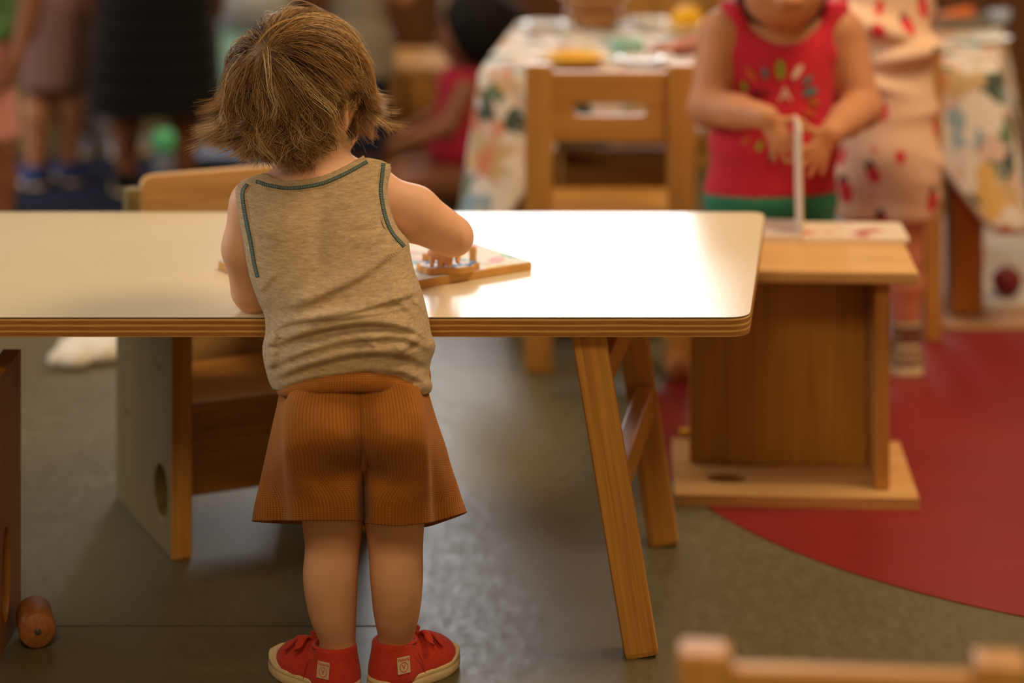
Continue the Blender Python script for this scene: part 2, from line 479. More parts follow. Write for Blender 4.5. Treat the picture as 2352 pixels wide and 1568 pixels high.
# ------------------------------------------------------------------ white table in front
TABLE_Z = 0.448
def ply_mat():
    m, nt, b = new_mat('plywood_edge')
    v = coords(nt)
    sep = nt.nodes.new('ShaderNodeSeparateXYZ'); nt.links.new(v, sep.inputs[0])
    w = noise(nt, coords(nt, (9, 9, 160)), 1.0, 3, 0.6)
    z = math_n(nt, 'ADD', sep.outputs[2], math_n(nt, 'MULTIPLY', w, 0.0022))
    s = math_n(nt, 'SINE', math_n(nt, 'MULTIPLY', z, 2 * math.pi / 0.0072))
    n2 = noise(nt, coords(nt, (40, 40, 500)), 1.0, 3)
    c = ramp(nt, s, [(0.0, lin(164, 106, 44)), (0.45, lin(192, 132, 62)), (0.75, lin(238, 188, 112))])
    c = mix(nt, 0.25, c, ramp(nt, n2, [(0.3, lin(140, 84, 34)), (0.7, lin(216, 160, 84))]))
    nt.links.new(c, b.inputs['Base Color']); b.inputs['Roughness'].default_value = 0.45
    return m
def lam_mat():
    m, nt, b = new_mat('cream_laminate')
    n = noise(nt, coords(nt, (3, 3, 3)), 1.0, 3)
    nt.links.new(ramp(nt, n, [(0.3, lin(224, 204, 168)), (0.7, lin(230, 212, 178))]), b.inputs['Base Color'])
    b.inputs['Roughness'].default_value = 0.30
    b.inputs['Specular IOR Level'].default_value = 0.62
    return m
TX, TY = 0.303, 3.085
TW = 0.635
corners = [(-1.5, TY), (TX, TY), (TX + 0.086, TY + TW), (-1.586, TY + TW)]
table = empty('activity_table', (0, 3.4, 0), 'long low table with white laminate top and plywood edge, toddler leaning on it', 'table')
loc = lambda pts: [(x - 0, y - 3.4) for x, y in pts]
tt = prism('table_top', table, rounded(loc(corners), 0.03, 8), 0.0245, ply_mat(), (0, 0, TABLE_Z - 0.026), bev=0.0025, seg=2)
prism('black_edge_line', table, rounded(loc([(x * 0.9995, y) for x, y in corners]), 0.03, 8), 0.0008, plain('dark_core', lin(30, 24, 20), 0.5), (0, 0, TABLE_Z - 0.0016))
prism('laminate_sheet', table, rounded(loc(corners), 0.03, 8), 0.0009, lam_mat(), (0, 0, TABLE_Z - 0.0009))
LEGW = wood('table_leg_wood', lin(190, 124, 48), lin(222, 162, 80), 'z', 0.36)
def tleg(xb, xt, y):
    return bar('leg', table, (xb, y - 3.4, 0.0), (xt, y - 3.4, TABLE_Z - 0.0265), 0.045, 0.042, LEGW, 0.008)
tleg(0.168, 0.098, 3.135); tleg(0.222, 0.160, 3.545)
tleg(-1.36, -1.29, 3.135); tleg(-1.42, -1.35, 3.545)
for xb, xt, xb2, xt2 in ((0.168, 0.098, 0.222, 0.160), (-1.36, -1.29, -1.42, -1.35)):
    for z, hh in ((0.212, 0.05), (0.352, 0.045)):
        k = z / (TABLE_Z - 0.026)
        xa, xb_ = xb + (xt - xb) * k, xb2 + (xt2 - xb2) * k
        bar('stretcher', table, (xa + 0.003, 3.135 + 0.021 - 3.4, z), (xb_ + 0.003, 3.545 - 0.021 - 3.4, z), 0.026, hh, LEGW, 0.004, up=(0, 0, 1))

# ------------------------------------------------------------------ wooden chair with posts (far, right, and foreground copies)
def post_chair(name, label, loc, rz, spacing, H, seat_z, pw, slot=True, group='post back wooden chairs'):
    r = empty(name, loc, label, 'chair', group, rz)
    hs = spacing / 2; d = 0.24
    for s in (-1, 1):
        box('rear_post', r, (s * hs, 0, H / 2), (pw, 0.04, H), WOOD['z'], bev=0.006)
        box('leg', r, (s * hs, d, seat_z / 2), (pw, 0.04, seat_z - 0.0), WOOD['z'], bev=0.005)
        box('side_rail', r, (s * hs, d / 2, seat_z - 0.06), (0.022, d - 0.041, 0.045), WOOD['y'], bev=0.003)
    iw = spacing - pw - 0.001
    zt, zb = H - 0.014, H - 0.142
    if slot:
        board_hole('back_panel', r, iw, zt - zb, 0.02, (iw / 2, (zt - zb) * 0.46), (iw * 0.315, 0.0115), WOOD['x'], (-iw / 2, 0.010, zb), (math.pi / 2, 0, 0), 0.35)
    else:
        box('back_panel', r, (0, 0, (zt + zb) / 2), (iw, 0.022, zt - zb), WOOD['x'])
    box('seat', r, (0, d / 2 + 0.012, seat_z + 0.0105), (spacing + pw - 0.004, d + 0.02 - 0.03, 0.02), WOOD['x'], bev=0.005)
    box('front_rail', r, (0, d, seat_z - 0.05), (iw, 0.02, 0.05), WOOD['x'])
    box('rear_rail', r, (0, 0.0, seat_z - 0.08), (iw, 0.02, 0.05), WOOD['x'])
    return r
post_chair('post_chair', 'wooden post chair with slotted backrest pulled up to patterned cloth table', (0.180, 4.45, 0), 0.0, 0.262, 0.567, 0.27, 0.05)
post_chair('post_chair', 'wooden post chair behind the child in strawberry print', (0.680, 4.672, 0), 0.0, 0.262, 0.585, 0.27, 0.036)
post_chair('post_chair', 'blurred wooden chair back in the near foreground, lower right corner', (0.270, 1.92, 0), math.radians(-5), 0.233, 0.479, 0.25, 0.042)

# ------------------------------------------------------------------ chair with board sides tucked under the far edge of the table
bz = math.atan2(0.414, 0.910)
sc = empty('board_chair', (-0.490, 3.475, 0), 'wooden board sided chair tucked under far side of white table', 'chair', 'board sided chairs', bz)
def side_panel(par, x0, mat):
    o = board_hole('side_panel', par, 0.30, 0.38, 0.03, (0.052, 0.083), (0.034, 0.038), mat, (x0, 0, 0), (math.pi / 2, 0, math.pi / 2))
    return o
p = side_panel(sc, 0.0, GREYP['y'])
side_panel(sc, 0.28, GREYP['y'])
KNOT = plain('knot', lin(62, 40, 22), 0.6)
for y, z in ((0.17, 0.315), (0.06, 0.262), (0.235, 0.150)):
    lathe('knot', sc, [(0.0001, -0.0006), (0.0042, -0.0006), (0.0042, 0.0004), (0.0001, 0.0006)], KNOT, (-0.0003, y, z), (0, -math.pi / 2, 0), 14)
box('front_edge_strip', sc, (0.015, -0.0022, 0.19), (0.031, 0.004, 0.379), WOOD['z'], bev=0.001)
box('front_edge_strip', sc, (0.295, -0.0022, 0.19), (0.031, 0.004, 0.379), WOOD['z'], bev=0.001)
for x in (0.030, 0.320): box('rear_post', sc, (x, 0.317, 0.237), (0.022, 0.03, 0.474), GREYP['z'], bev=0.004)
box('seat', sc, (0.155, 0.175, 0.194), (0.249, 0.22, 0.016), WOOD['x'])
box('apron', sc, (0.155, 0.10, 0.120), (0.249, 0.016, 0.13), WOOD['x'])
bk = prism('backrest', sc, rounded([(-0.135, 0), (0.135, 0), (0.135, 0.30), (-0.135, 0.30)], 0.022, 5), 0.018, PINE['x'], (0.184, 0.345, 0.188), (math.pi / 2, 0, 0), bev=0.003)

# chair standing at the left edge, seen by one board side and its round foot
lc = empty('board_chair', (-0.66, 3.0, 0), 'dark wooden chair side with round foot peg at left edge', 'chair', 'board sided chairs')
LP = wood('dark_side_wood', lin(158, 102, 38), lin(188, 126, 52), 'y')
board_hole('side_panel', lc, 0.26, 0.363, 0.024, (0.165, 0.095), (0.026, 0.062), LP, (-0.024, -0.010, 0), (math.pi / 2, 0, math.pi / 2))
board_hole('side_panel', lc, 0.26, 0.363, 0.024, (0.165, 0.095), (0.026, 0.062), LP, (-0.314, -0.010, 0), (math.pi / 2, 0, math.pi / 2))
box('seat', lc, (-0.157, 0.12, 0.20), (0.265, 0.22, 0.018), WOOD['x'])
box('backrest', lc, (-0.157, 0.005, 0.30), (0.265, 0.018, 0.12), WOOD['x'])
PEG = wood('peg_wood', lin(150, 92, 46), lin(178, 116, 62), 'z', 0.5)
peg = lathe('foot_peg', lc, [(0.0001, 0), (0.021, 0), (0.0235, 0.003), (0.0235, 0.065), (0.021, 0.068), (0.0001, 0.068)], PEG, (0.0430, 0.146, 0.0238), (-math.pi / 2, 0, 0.28), 32)
lathe('screw_plug', peg, [(0.0001, -0.001), (0.0045, -0.001), (0.0045, 0.002), (0.0001, 0.002)], plain('grey_plug', lin(96, 84, 70), 0.4), (0, 0, 0), (0, 0, 0), 16)

# ------------------------------------------------------------------ board chair turned on its side and used as a little table
bt = empty('turned_board_chair', (0.433, 3.86, 0), 'pine board chair turned on its side as a low book table', 'chair', 'board sided chairs', math.radians(-3))
def lx(px, d): return (px - 1176) * d / F_PX - 0.433
board_hole('base_board', bt, 0.373, 0.285, 0.019, (0.085, 0.082), (0.034, 0.020), PINE['x'], (-0.176, -0.165, 0))
box('top_board', bt, (0.010, 0.0, 0.3535), (0.373, 0.33, 0.019), PINE['x'], bev=0.004)
box('facing_board', bt, (-0.009, 0.0, 0.1815), (0.281, 0.022, 0.324), wood('facing_wood', lin(176, 122, 46), lin(200, 146, 62), 'z'), bev=0.002)
box('side_board', bt, (0.1445, -0.005, 0.1815), (0.0225, 0.25, 0.324), WOOD['z'], bev=0.004)

# round wooden peg and yellow block on the floor behind it
c = PF(1563, 884)
pg = lathe('wooden_peg', None, [(0.0001, 0), (0.021, 0), (0.0235, 0.003), (0.0235, 0.085), (0.021, 0.088), (0.0001, 0.088)], PEG, (c.x, c.y, 0.0240), (-math.pi / 2, 0, math.radians(4)), 32)
tag(pg, 'short round wooden peg lying on red floor behind table leg', 'peg')
yb = box('toy_block', None, (0.294, 4.06, 0.0067), (0.022, 0.022, 0.010), plain('yellow_paint', lin(222, 168, 30), 0.45), bev=0.003)
tag(yb, 'small yellow toy block half hidden behind turned chair', 'block')

# ceiling lamps (flat square panels overhead)
for n_, (lx_, ly_, lp_) in enumerate(CEILING_LAMPS):
    r = empty('ceiling_lamp', (lx_, ly_, 2.97), ('flat square ceiling lamp above the white table', 'flat square ceiling lamp behind the viewpoint', 'flat square ceiling lamp above the far children')[n_], 'lamp', 'ceiling lamps')
    for s_x, s_y, c_x, c_y in ((1.30, 0.04, 0, -0.63), (1.30, 0.04, 0, 0.63), (0.04, 1.22, -0.63, 0), (0.04, 1.22, 0.63, 0)): box('frame', r, (c_x, c_y, -0.03), (s_x, s_y, 0.06), WHITE)
    box('back_plate', r, (0, 0, -0.006), (1.22, 1.22, 0.01), WHITE)

# ------------------------------------------------------------------ toddler at the table, seen from behind
kid = empty('person', (-0.19, 3.03, 0), 'toddler in grey tank top and rust shorts leaning over white table', 'person')
A_ = np.array
XL = ([383, 430, 450, 500, 560, 610, 640, 690, 720, 760, 800, 850, 880, 910], [556, 542, 541, 549, 561, 569, 576, 594, 607, 611, 604, 611, 620, 636])
XR = ([360, 383, 400, 440, 490, 525, 553, 580, 620, 660, 700, 740, 770, 790, 830, 860, 890, 910], [892, 897, 895, 890, 899, 914, 936, 941, 950, 965, 976, 985, 991, 999, 989, 985, 992, 984])
def xl(y): return smooth_interp(y, *XL)
def xr(y): return smooth_interp(y, *XR)
def dcen(y): return smooth_interp(y, [340, 400, 500, 600, 700, 800, 900, 1000], [3.125, 3.105, 3.075, 3.045, 3.012, 2.988, 2.976, 2.975])
def hdep(y): return smooth_interp(y, [340, 400, 500, 600, 700, 800, 900, 1000], [0.020, 0.040, 0.062, 0.072, 0.077, 0.080, 0.084, 0.09])

B = Field((-0.46, 2.86, 0.0), (0.02, 3.40, 0.80), 0.0035)
for y, kx, kz in ((470, 0.74, 0.045), (525, 0.80, 0.06), (600, 0.84, 0.07), (690, 0.86, 0.07), (780, 0.86, 0.07), (870, 0.84, 0.07)):
    dm = float(dcen(y)); cx = float(xl(y) + xr(y)) / 2; hw = float(xr(y) - xl(y)) / 2 * dm / F_PX
    B.ell(P(cx, y, dm + 0.006), (hw * kx, float(hdep(y)) * 0.78, kz), 0.02)
B.ell(P(818, 965, 2.975), (0.088, 0.072, 0.065), 0.02)
# shoulders, neck
B.cap(P(604, 478, 3.108), P(850, 446, 3.108), 0.031, 0.032, 0.015)
B.cap(P(722, 440, 3.118), P(712, 330, 3.125), 0.046, 0.043, 0.02)
B.cap(P(625, 452, 3.118), P(705, 408, 3.122), 0.026, 0.030, 0.02); B.cap(P(852, 425, 3.118), P(735, 392, 3.122), 0.024, 0.032, 0.02)
# head: skull, jaw, cheeks, nose, ear (face turned to the right, away from the camera)
HC = A_(P(682, 208, 3.13)); YAW = math.radians(-24)
RH = Euler((math.radians(-8), math.radians(4), YAW))
hr = lambda x, y, z: HC + A_(RH.to_matrix() @ Vector((x, y, z)))
B.ell(HC, (0.079, 0.088, 0.086), 0.01, rot=RH)
B.ell(hr(0, 0.030, -0.042), (0.062, 0.060, 0.052), 0.02, rot=RH)
for s in (-1, 1): B.ell(hr(s * 0.040, 0.048, -0.045), (0.029, 0.028, 0.027), 0.015, rot=RH)
B.ell(hr(0, 0.082, -0.072), (0.020, 0.014, 0.012), 0.012, rot=RH)                      # chin
B.ell(hr(0, 0.094, -0.022), (0.010, 0.012, 0.011), 0.008, rot=RH)                      # nose
for s in (-1, 1): B.ell(hr(s * 0.030, 0.092, 0.004), (0.013, 0.012, 0.009), 0.006, 'sub', rot=RH)   # eye sockets
EAR = Euler((0, 0, YAW + math.radians(24)))
er = hr(0.0735, -0.006, -0.008)
B.ell(er, (0.008, 0.019, 0.031), 0.006, rot=EAR); B.ell(er + A_((0.006, 0.004, 0.002)), (0.006, 0.011, 0.019), 0.004, 'sub', rot=EAR)
B.ell(er + A_((-0.001, 0.004, -0.027)), (0.006, 0.009, 0.009), 0.004)
# right arm: upper arm, elbow, forearm, hand on the puzzle
sh, el, wr = P(868, 458, 3.112), P(1026, 534, 3.145), P(1043, 583, 3.245)
B.cap(sh, P(948, 490, 3.122), 0.033, 0.0355, 0.012); B.cap(P(948, 490, 3.122), el, 0.0350, 0.0280, 0.008)
B.ell(P(1046, 545, 3.15), (0.0235, 0.030, 0.0235), 0.008)
B.cap(P(1040, 543, 3.155), P(1042, 546, 3.20), 0.0245, 0.022, 0.008); B.cap(P(1042, 546, 3.20), P(1043, 548, 3.235), 0.022, 0.017, 0.008)
add_hand(B, P(1043, 549, 3.230), (-0.22, 0.8, -0.38), (0, 0.35, 1), 1, 0.086, (0.50, 0.7, 0.75, 0.8), thumb_dir=(-0.5, 0.5, -0.65))
B.cap(P(1056, 543, 3.1185), P(1048, 566, 3.1185), 0.0014, 0.0018, 0.005, 'sub'); B.cap(P(1048, 566, 3.1185), P(1024, 578, 3.121), 0.0018, 0.001, 0.005, 'sub')      # elbow crease
# left arm: elbow propped on the table edge, forearm reaching under the chest to the board
B.cap(P(585, 470, 3.10), P(566, 570, 3.10), 0.033, 0.029, 0.02); B.cap(P(566, 570, 3.10), P(580, 668, 3.115), 0.029, 0.027, 0.015)
B.cap(P(580, 668, 3.115), P(586, 684, 3.118), 0.025, 0.019, 0.008)
w2 = P(660, 626, 3.22)
B.cap(P(586, 682, 3.120), w2, 0.019, 0.014, 0.01)
add_hand(B, w2, (0.5, 0.85, -0.10), (0, 0.0, 1), -1, 0.085, (0.18, 0.2, 0.22, 0.25))
# legs and feet
for pts in ([(758, 1010, 2.975, .050), (758, 1110, 2.985, .041), (764, 1210, 3.0, .0365), (763, 1262, 3.002, .0335), (759, 1325, 2.997, .0338), (764, 1400, 3.006, .0298), (775, 1465, 3.018, .0226), (775, 1510, 3.022, .023)],
            [(897, 1010, 2.975, .050), (904, 1110, 2.985, .041), (907, 1210, 3.0, .0360), (909, 1262, 3.002, .0335), (911, 1330, 2.997, .0325), (911, 1400, 3.012, .0290), (909, 1458, 3.032, .0224), (905, 1500, 3.036, .023)]):
    pts = spline(pts, 40)
    for (x0, y0, d0, r0), (x1, y1, d1, r1) in zip(pts, pts[1:]): B.cap(P(x0, y0, d0), P(x1, y1, d1), r0, r1, 0.0012)
for a, b in (((-0.226, 3.027, 0.032), (-0.268, 3.068, 0.026)), ((-0.143, 3.040, 0.032), (-0.108, 3.078, 0.026))): B.cap(a, b, 0.020, 0.015, 0.012)
body = B.build('body', SKIN, kid, smooth_it=1)
# eyes and mouth on the far side of the face
for s in (-1, 1):
    e = hr(s * 0.030, 0.074, 0.002)
    eb = lathe('eye', kid, [(0.0001, -0.009), (0.0064, -0.0064), (0.009, 0), (0.0064, 0.0064), (0.0001, 0.009)], plain('eye_white', lin(235, 232, 228), 0.25), tuple(e - A_(kid.location)), (0, 0, 0), 16)
mo = [hr(x, 0.091 - x * x * 14, -0.050 + abs(x) * 0.12) for x in np.linspace(-0.016, 0.016, 9)]
V, Fc = tube(mo, [0.0012, 0.0026, 0.003, 0.0028, 0.0026, 0.0028, 0.003, 0.0026, 0.0012], 8)
mesh('mouth', V, Fc, plain('lips', lin(190, 96, 84), 0.45), kid)

# ---- tank top: back and front sheets joined at the sides and over the shoulders
def knit_mat():
    m, nt, b = new_mat('heather_knit')
    v1 = coords(nt, (70, 70, 430), rot=(0, math.radians(-7), 0)); n1 = noise(nt, v1, 1.0, 5, 0.65)
    n2 = noise(nt, coords(nt, (240, 240, 1500), rot=(0, math.radians(-7), 0)), 1.0, 3, 0.6)
    c = ramp(nt, n1, [(0.30, lin(152, 124, 90)), (0.50, lin(186, 156, 116)), (0.70, lin(212, 185, 148))])
    c = mix(nt, 0.4, c, ramp(nt, n2, [(0.3, lin(136, 114, 86)), (0.7, lin(206, 184, 146))]))
    nt.links.new(c, b.inputs['Base Color'])
    b.inputs['Roughness'].default_value = 0.9; b.inputs['Specular IOR Level'].default_value = 0.15; b.inputs['Sheen Weight'].default_value = 0.12
    bump(nt, b, n2, 0.25, 0.0008)
    return m
KNIT = knit_mat()
YTOP = ([541, 546, 555, 575, 600, 608, 622, 653, 695, 741, 787, 815, 830, 842, 862, 879, 890, 897], [436, 426, 417, 406, 398, 401, 409, 416, 414, 404, 384, 368, 364, 363, 366, 370, 376, 384])
YHEM = ([0, 0.06, 0.18, 0.30, 0.42, 0.55, 0.62, 0.70, 0.80, 0.90, 0.97, 1.0], [893, 897, 882, 870, 862, 856, 853, 859, 876, 895, 906, 900])
NU, NV = 168, 190
uu = np.linspace(0, 1, NU); vv = np.linspace(0, 1, NV)
xtop = 541 + uu * (897 - 541)
ytop = np.interp(xtop, *YTOP); yhem = smooth_interp(uu, *YHEM)
# fold ridges in photo coordinates: polyline, half width, height (m)
FOLDS = [([(640, 702), (700, 692), (770, 660), (830, 630), (880, 590), (925, 560)], 13, .0050),
         ([(660, 735), (760, 722), (850, 702), (930, 678), (970, 662)], 11, .0075),
         
         ([(612, 775), (650, 745), (700, 735), (780, 728), (880, 716), (960, 700)], 9, .0045),
         ([(595, 806), (680, 768), (780, 745), (860, 738), (940, 752), (1000, 788)], 12, .0095),
         ([(600, 850), (680, 812), (760, 788), (820, 776), (900, 772), (950, 780), (1005, 812)], 12, .0075),
         ([(612, 800), (625, 780), (640, 770)], 9, .006), ([(620, 850), (622, 825), (632, 800)], 8, .006),
         ([(605, 880), (700, 836), (800, 812), (870, 806), (930, 812), (1000, 840)], 14, .0090),
         ([(900, 812), (925, 800), (945, 785), (940, 770)], 8, .005),
         ([(860, 800), (852, 785), (835, 770)], 9, .0035),
         ([(610, 905), (700, 868), (800, 850), (880, 846), (950, 862), (1005, 896)], 11, .0045),
         ([(940, 690), (965, 700), (980, 720)], 8, .004), ([(905, 680), (940, 712), (960, 740)], 9, .003),
         ([(595, 672), (612, 650), (635, 620)], 7, .0018), ([(560, 500), (600, 530), (640, 545)], 10, .0012),
         ([(760, 470), (830, 455), (880, 440)], 18, .0020), ([(780, 540), (850, 530), (900, 515)], 12, -.0022),
         ([(820, 610), (870, 570), (915, 552)], 10, -.0025)]
def seg_dist(x, y, pl):
    best = np.full(x.shape, 1e9); bt_ = np.zeros(x.shape)
    pl = spline(pl, 40)
    for k, ((x0, y0), (x1, y1)) in enumerate(zip(pl, pl[1:])):
        dx, dy = x1 - x0, y1 - y0; t = np.clip(((x - x0) * dx + (y - y0) * dy) / (dx * dx + dy * dy + 1e-9), 0, 1)
        ex, ey = x - x0 - t * dx, y - y0 - t * dy
        dd = np.hypot(ex, ey) * np.where(ey > 0, 1.25, 0.62)         # steeper lower flank: cloth hanging over the fold
        bt_ = np.where(dd < best, (k + t) / 39, bt_); best = np.minimum(best, dd)
    return best, bt_
def prof(s, p): return (1 - np.clip(np.abs(s), 0, 1) ** p) ** (1 / p)
U, Vv = np.meshgrid(uu, vv, indexing='ij')
Y = ytop[:, None] + (yhem - ytop)[:, None] * Vv
X = xl(Y) + (xr(Y) - xl(Y)) * U
S = 2 * U - 1
Yd = Y + 26 * S * (1 - np.clip((Y - 400) / 450, 0, 1)) * 0           # depth row
disp = np.zeros_like(X)
for pl, w, a in FOLDS:
    m, tp = seg_dist(X, Y, pl); disp += 1.5 * a * np.exp(-(m / w) ** 2) * np.clip(np.minimum(tp, 1 - tp) * 4.5, 0, 1) ** 1.3
low = np.clip((Y - 690) / 130, 0, 1)
disp += low * 0.0006 * np.sin(Y * 0.21 + X * 0.035 + 2 * np.sin(X * 0.02)) + 0.0008 * np.sin(X * 0.045 + Y * 0.02)
edge = np.clip((1 - np.abs(S)) / 0.07, 0, 1)
Db = dcen(Y) - hdep(Y) * prof(S, 2.6) - disp * edge
# shoulder blades give the upper back its shape
for cx, cy, a in ((650, 520, .004), (830, 500, .005)): Db -= a * np.exp(-((X - cx) / 70) ** 2 - ((Y - cy) / 75) ** 2)
Db += 0.004 * np.exp(-((X - 735) / 22) ** 2) * np.exp(-((Y - 560) / 130) ** 2)
def to_world(x, y, d): return np.stack([(x - 1176) * d / F_PX, d, CAM_H - (y - HORIZON) * d / F_PX], -1)
back = to_world(X, Y, Db)
# front sheet: deeper neckline, same side seams
fr_top = np.where((xtop > 600) & (xtop < 842), ytop + 55 * np.sin(np.pi * np.clip((xtop - 600) / 242, 0, 1)) ** 0.7, ytop)
Yf = fr_top[:, None] + (np.interp(uu, [0, 1], [yhem[0], yhem[-1]]) - fr_top)[:, None] * Vv
Xf = xl(Yf) + (xr(Yf) - xl(Yf)) * U
Df = np.minimum(dcen(Yf) + hdep(Yf) * prof(S, 2.6), 3.079 + 0.3 * np.clip((725 - Yf) / 100, 0, 1))
front = to_world(Xf, Yf, Df)
def grid_faces(nu, nv, o=0, flip=False):
    i, j = np.meshgrid(np.arange(nu - 1), np.arange(nv - 1), indexing='ij')
    a = (o + i * nv + j).ravel(); q = np.stack([a, a + 1, a + nv + 1, a + nv], 1)
    return q[:, ::-1] if flip else q
n0 = NU * NV
faces = [grid_faces(NU, NV), grid_faces(NU, NV, n0, True)]
strap = [i for i in range(NU - 1) if (xtop[i + 1] <= 603) or (xtop[i] >= 838)]
faces.append(A_([[i * NV, (i + 1) * NV, n0 + (i + 1) * NV, n0 + i * NV] for i in strap]))      # over the shoulders
side = []
for j in range(NV - 1):
    if Y[0, j] > 632: side.append([j, n0 + j, n0 + j + 1, j + 1])
    if Y[-1, j] > 556: a = (NU - 1) * NV + j; side.append([a, a + 1, n0 + a + 1, n0 + a])
faces.append(A_(side))
shirt = fast_mesh('tank_top', np.vstack([back.reshape(-1, 3), front.reshape(-1, 3)]), np.vstack(faces), KNIT, kid)
so = shirt.modifiers.new('cloth', 'SOLIDIFY'); so.thickness = 0.0016; so.offset = 0
# bindings and teal stitching along neckline and armholes (strips lying on the back sheet)
def back_at(x, y, lift):
    s = np.clip(2 * (x - xl(y)) / (xr(y) - xl(y)) - 1, -1, 1)
    d = dcen(y) - hdep(y) * prof(s, 2.6)
    for cx, cy, a in ((650, 520, .004), (830, 500, .005)): d = d - a * np.exp(-((x - cx) / 70) ** 2 - ((y - cy) / 75) ** 2)
    d = d + 0.004 * np.exp(-((x - 735) / 22) ** 2) * np.exp(-((y - 560) / 130) ** 2)
    return to_world(x, y, d - lift)
def strip(name, line, o0, o1, lift, mat, n=120, parent=None, wob=0.0):
    """ribbon along photo-space line between normal offsets o0..o1 (px), following the cloth"""
    pl = spline(line, n); T = np.gradient(pl, axis=0); T /= np.linalg.norm(T, axis=1, keepdims=True)
    Nn = np.stack([-T[:, 1], T[:, 0]], 1)
    rows = []
    for o, lf in ((o0, 0.0), (o0 + (o1 - o0) * 0.12, lift), (o0 + (o1 - o0) * 0.5, lift * 1.15), (o0 + (o1 - o0) * 0.88, lift), (o1, 0.0)):
        q = pl + Nn * o; rows.append(back_at(q[:, 0], q[:, 1], lf))
    V = np.stack(rows, 1).reshape(-1, 3)
    return fast_mesh(name, V, grid_faces(n, 5), mat, parent)
TEAL = plain('teal_thread', lin(66, 92, 92), 0.8, 0.1, 0.25, 900)
PALE_T = plain('pale_thread', lin(150, 150, 130), 0.8, 0.1)
neck = [(590, 402), (600, 404), (612, 409), (632, 413), (660, 417), (700, 414), (741, 405), (787, 385), (815, 370), (836, 358)]
arm_l = [(556, 414), (545, 430), (542, 452), (549, 500), (561, 560), (569, 608), (577, 640)]
arm_r = [(940, 556), (914, 526), (899, 491), (890, 441), (893, 402), (896, 376)]
for nm, ln in (('neck', neck), ('armhole', arm_l), ('armhole', arm_r)):
    sg = 1 if ln is neck else (-1 if ln is arm_l else -1)
    sb = strip(nm + '_binding', ln, sg * -1.5, sg * 26, 0.0022, KNIT, parent=kid)
    st = strip(nm + '_stitching', ln, sg * 9.5, sg * 20, 0.0034, TEAL, parent=kid)
    pl = spline(ln, 400); T = np.gradient(pl, axis=0); T /= np.linalg.norm(T, axis=1, keepdims=True); Nn = np.stack([-T[:, 1], T[:, 0]], 1)
    L = np.concatenate([[0], np.cumsum(np.linalg.norm(np.diff(pl, axis=0), axis=1))])
    VV, FF = [], []
    for t in np.arange(3, L[-1] - 2, 3.6):
        i = int(np.searchsorted(L, t)); i = min(i, 399)
        for o in (12.0, 17.5):
            for w in (-0.55, 0.55): 
                q = pl[i] + Nn[i] * sg * o + T[i] * w; VV.append(back_at(q[0], q[1], 0.0046))
        k = len(VV) - 4; FF.append((k, k + 1, k + 3, k + 2))
    fast_mesh('stitch_ticks', A_(VV), A_(FF), PALE_T, st, smooth=False)
# side seam on the right
sm = spline([(952, 668), (968, 700), (975, 735), (972, 760)], 30)
V, Fc = tube(back_at(sm[:, 0], sm[:, 1], 0.0), 0.0008, 5); mesh('side_seam', V, Fc, KNIT, kid)

# ---- shorts: two flared leg tubes meeting at the seat seam, waistband above
def waffle_mat():
    m, nt, b = new_mat('rust_waffle')
    uv = coords(nt, (1, 1, 1), 'UV'); sep = nt.nodes.new('ShaderNodeSeparateXYZ'); nt.links.new(uv, sep.inputs[0])
    k = 2 * math.pi / 0.0025
    sx = math_n(nt, 'SINE', math_n(nt, 'MULTIPLY', sep.outputs[0], k)); sy = math_n(nt, 'SINE', math_n(nt, 'MULTIPLY', sep.outputs[1], k))
    h = math_n(nt, 'MAXIMUM', sx, sy)
    n = noise(nt, coords(nt), 30, 3)
    c = ramp(nt, n, [(0.3, lin(178, 110, 44)), (0.7, lin(194, 124, 54))])
    c = mix(nt, ramp(nt, h, [(0.2, (1, 1, 1, 1)), (0.9, (0, 0, 0, 1))]), c, lin(142, 84, 30))
    nt.links.new(c, b.inputs['Base Color'])
    b.inputs['Roughness'].default_value = 0.92; b.inputs['Specular IOR Level'].default_value = 0.1; b.inputs['Sheen Weight'].default_value = 0.1
    bump(nt, b, h, 0.35, 0.0006)
    return m
WAF = waffle_mat()
LV = [872, 915, 960, 1010, 1060, 1110, 1155, 1200]
def levels(vals, y): return smooth_interp(y, LV, vals)
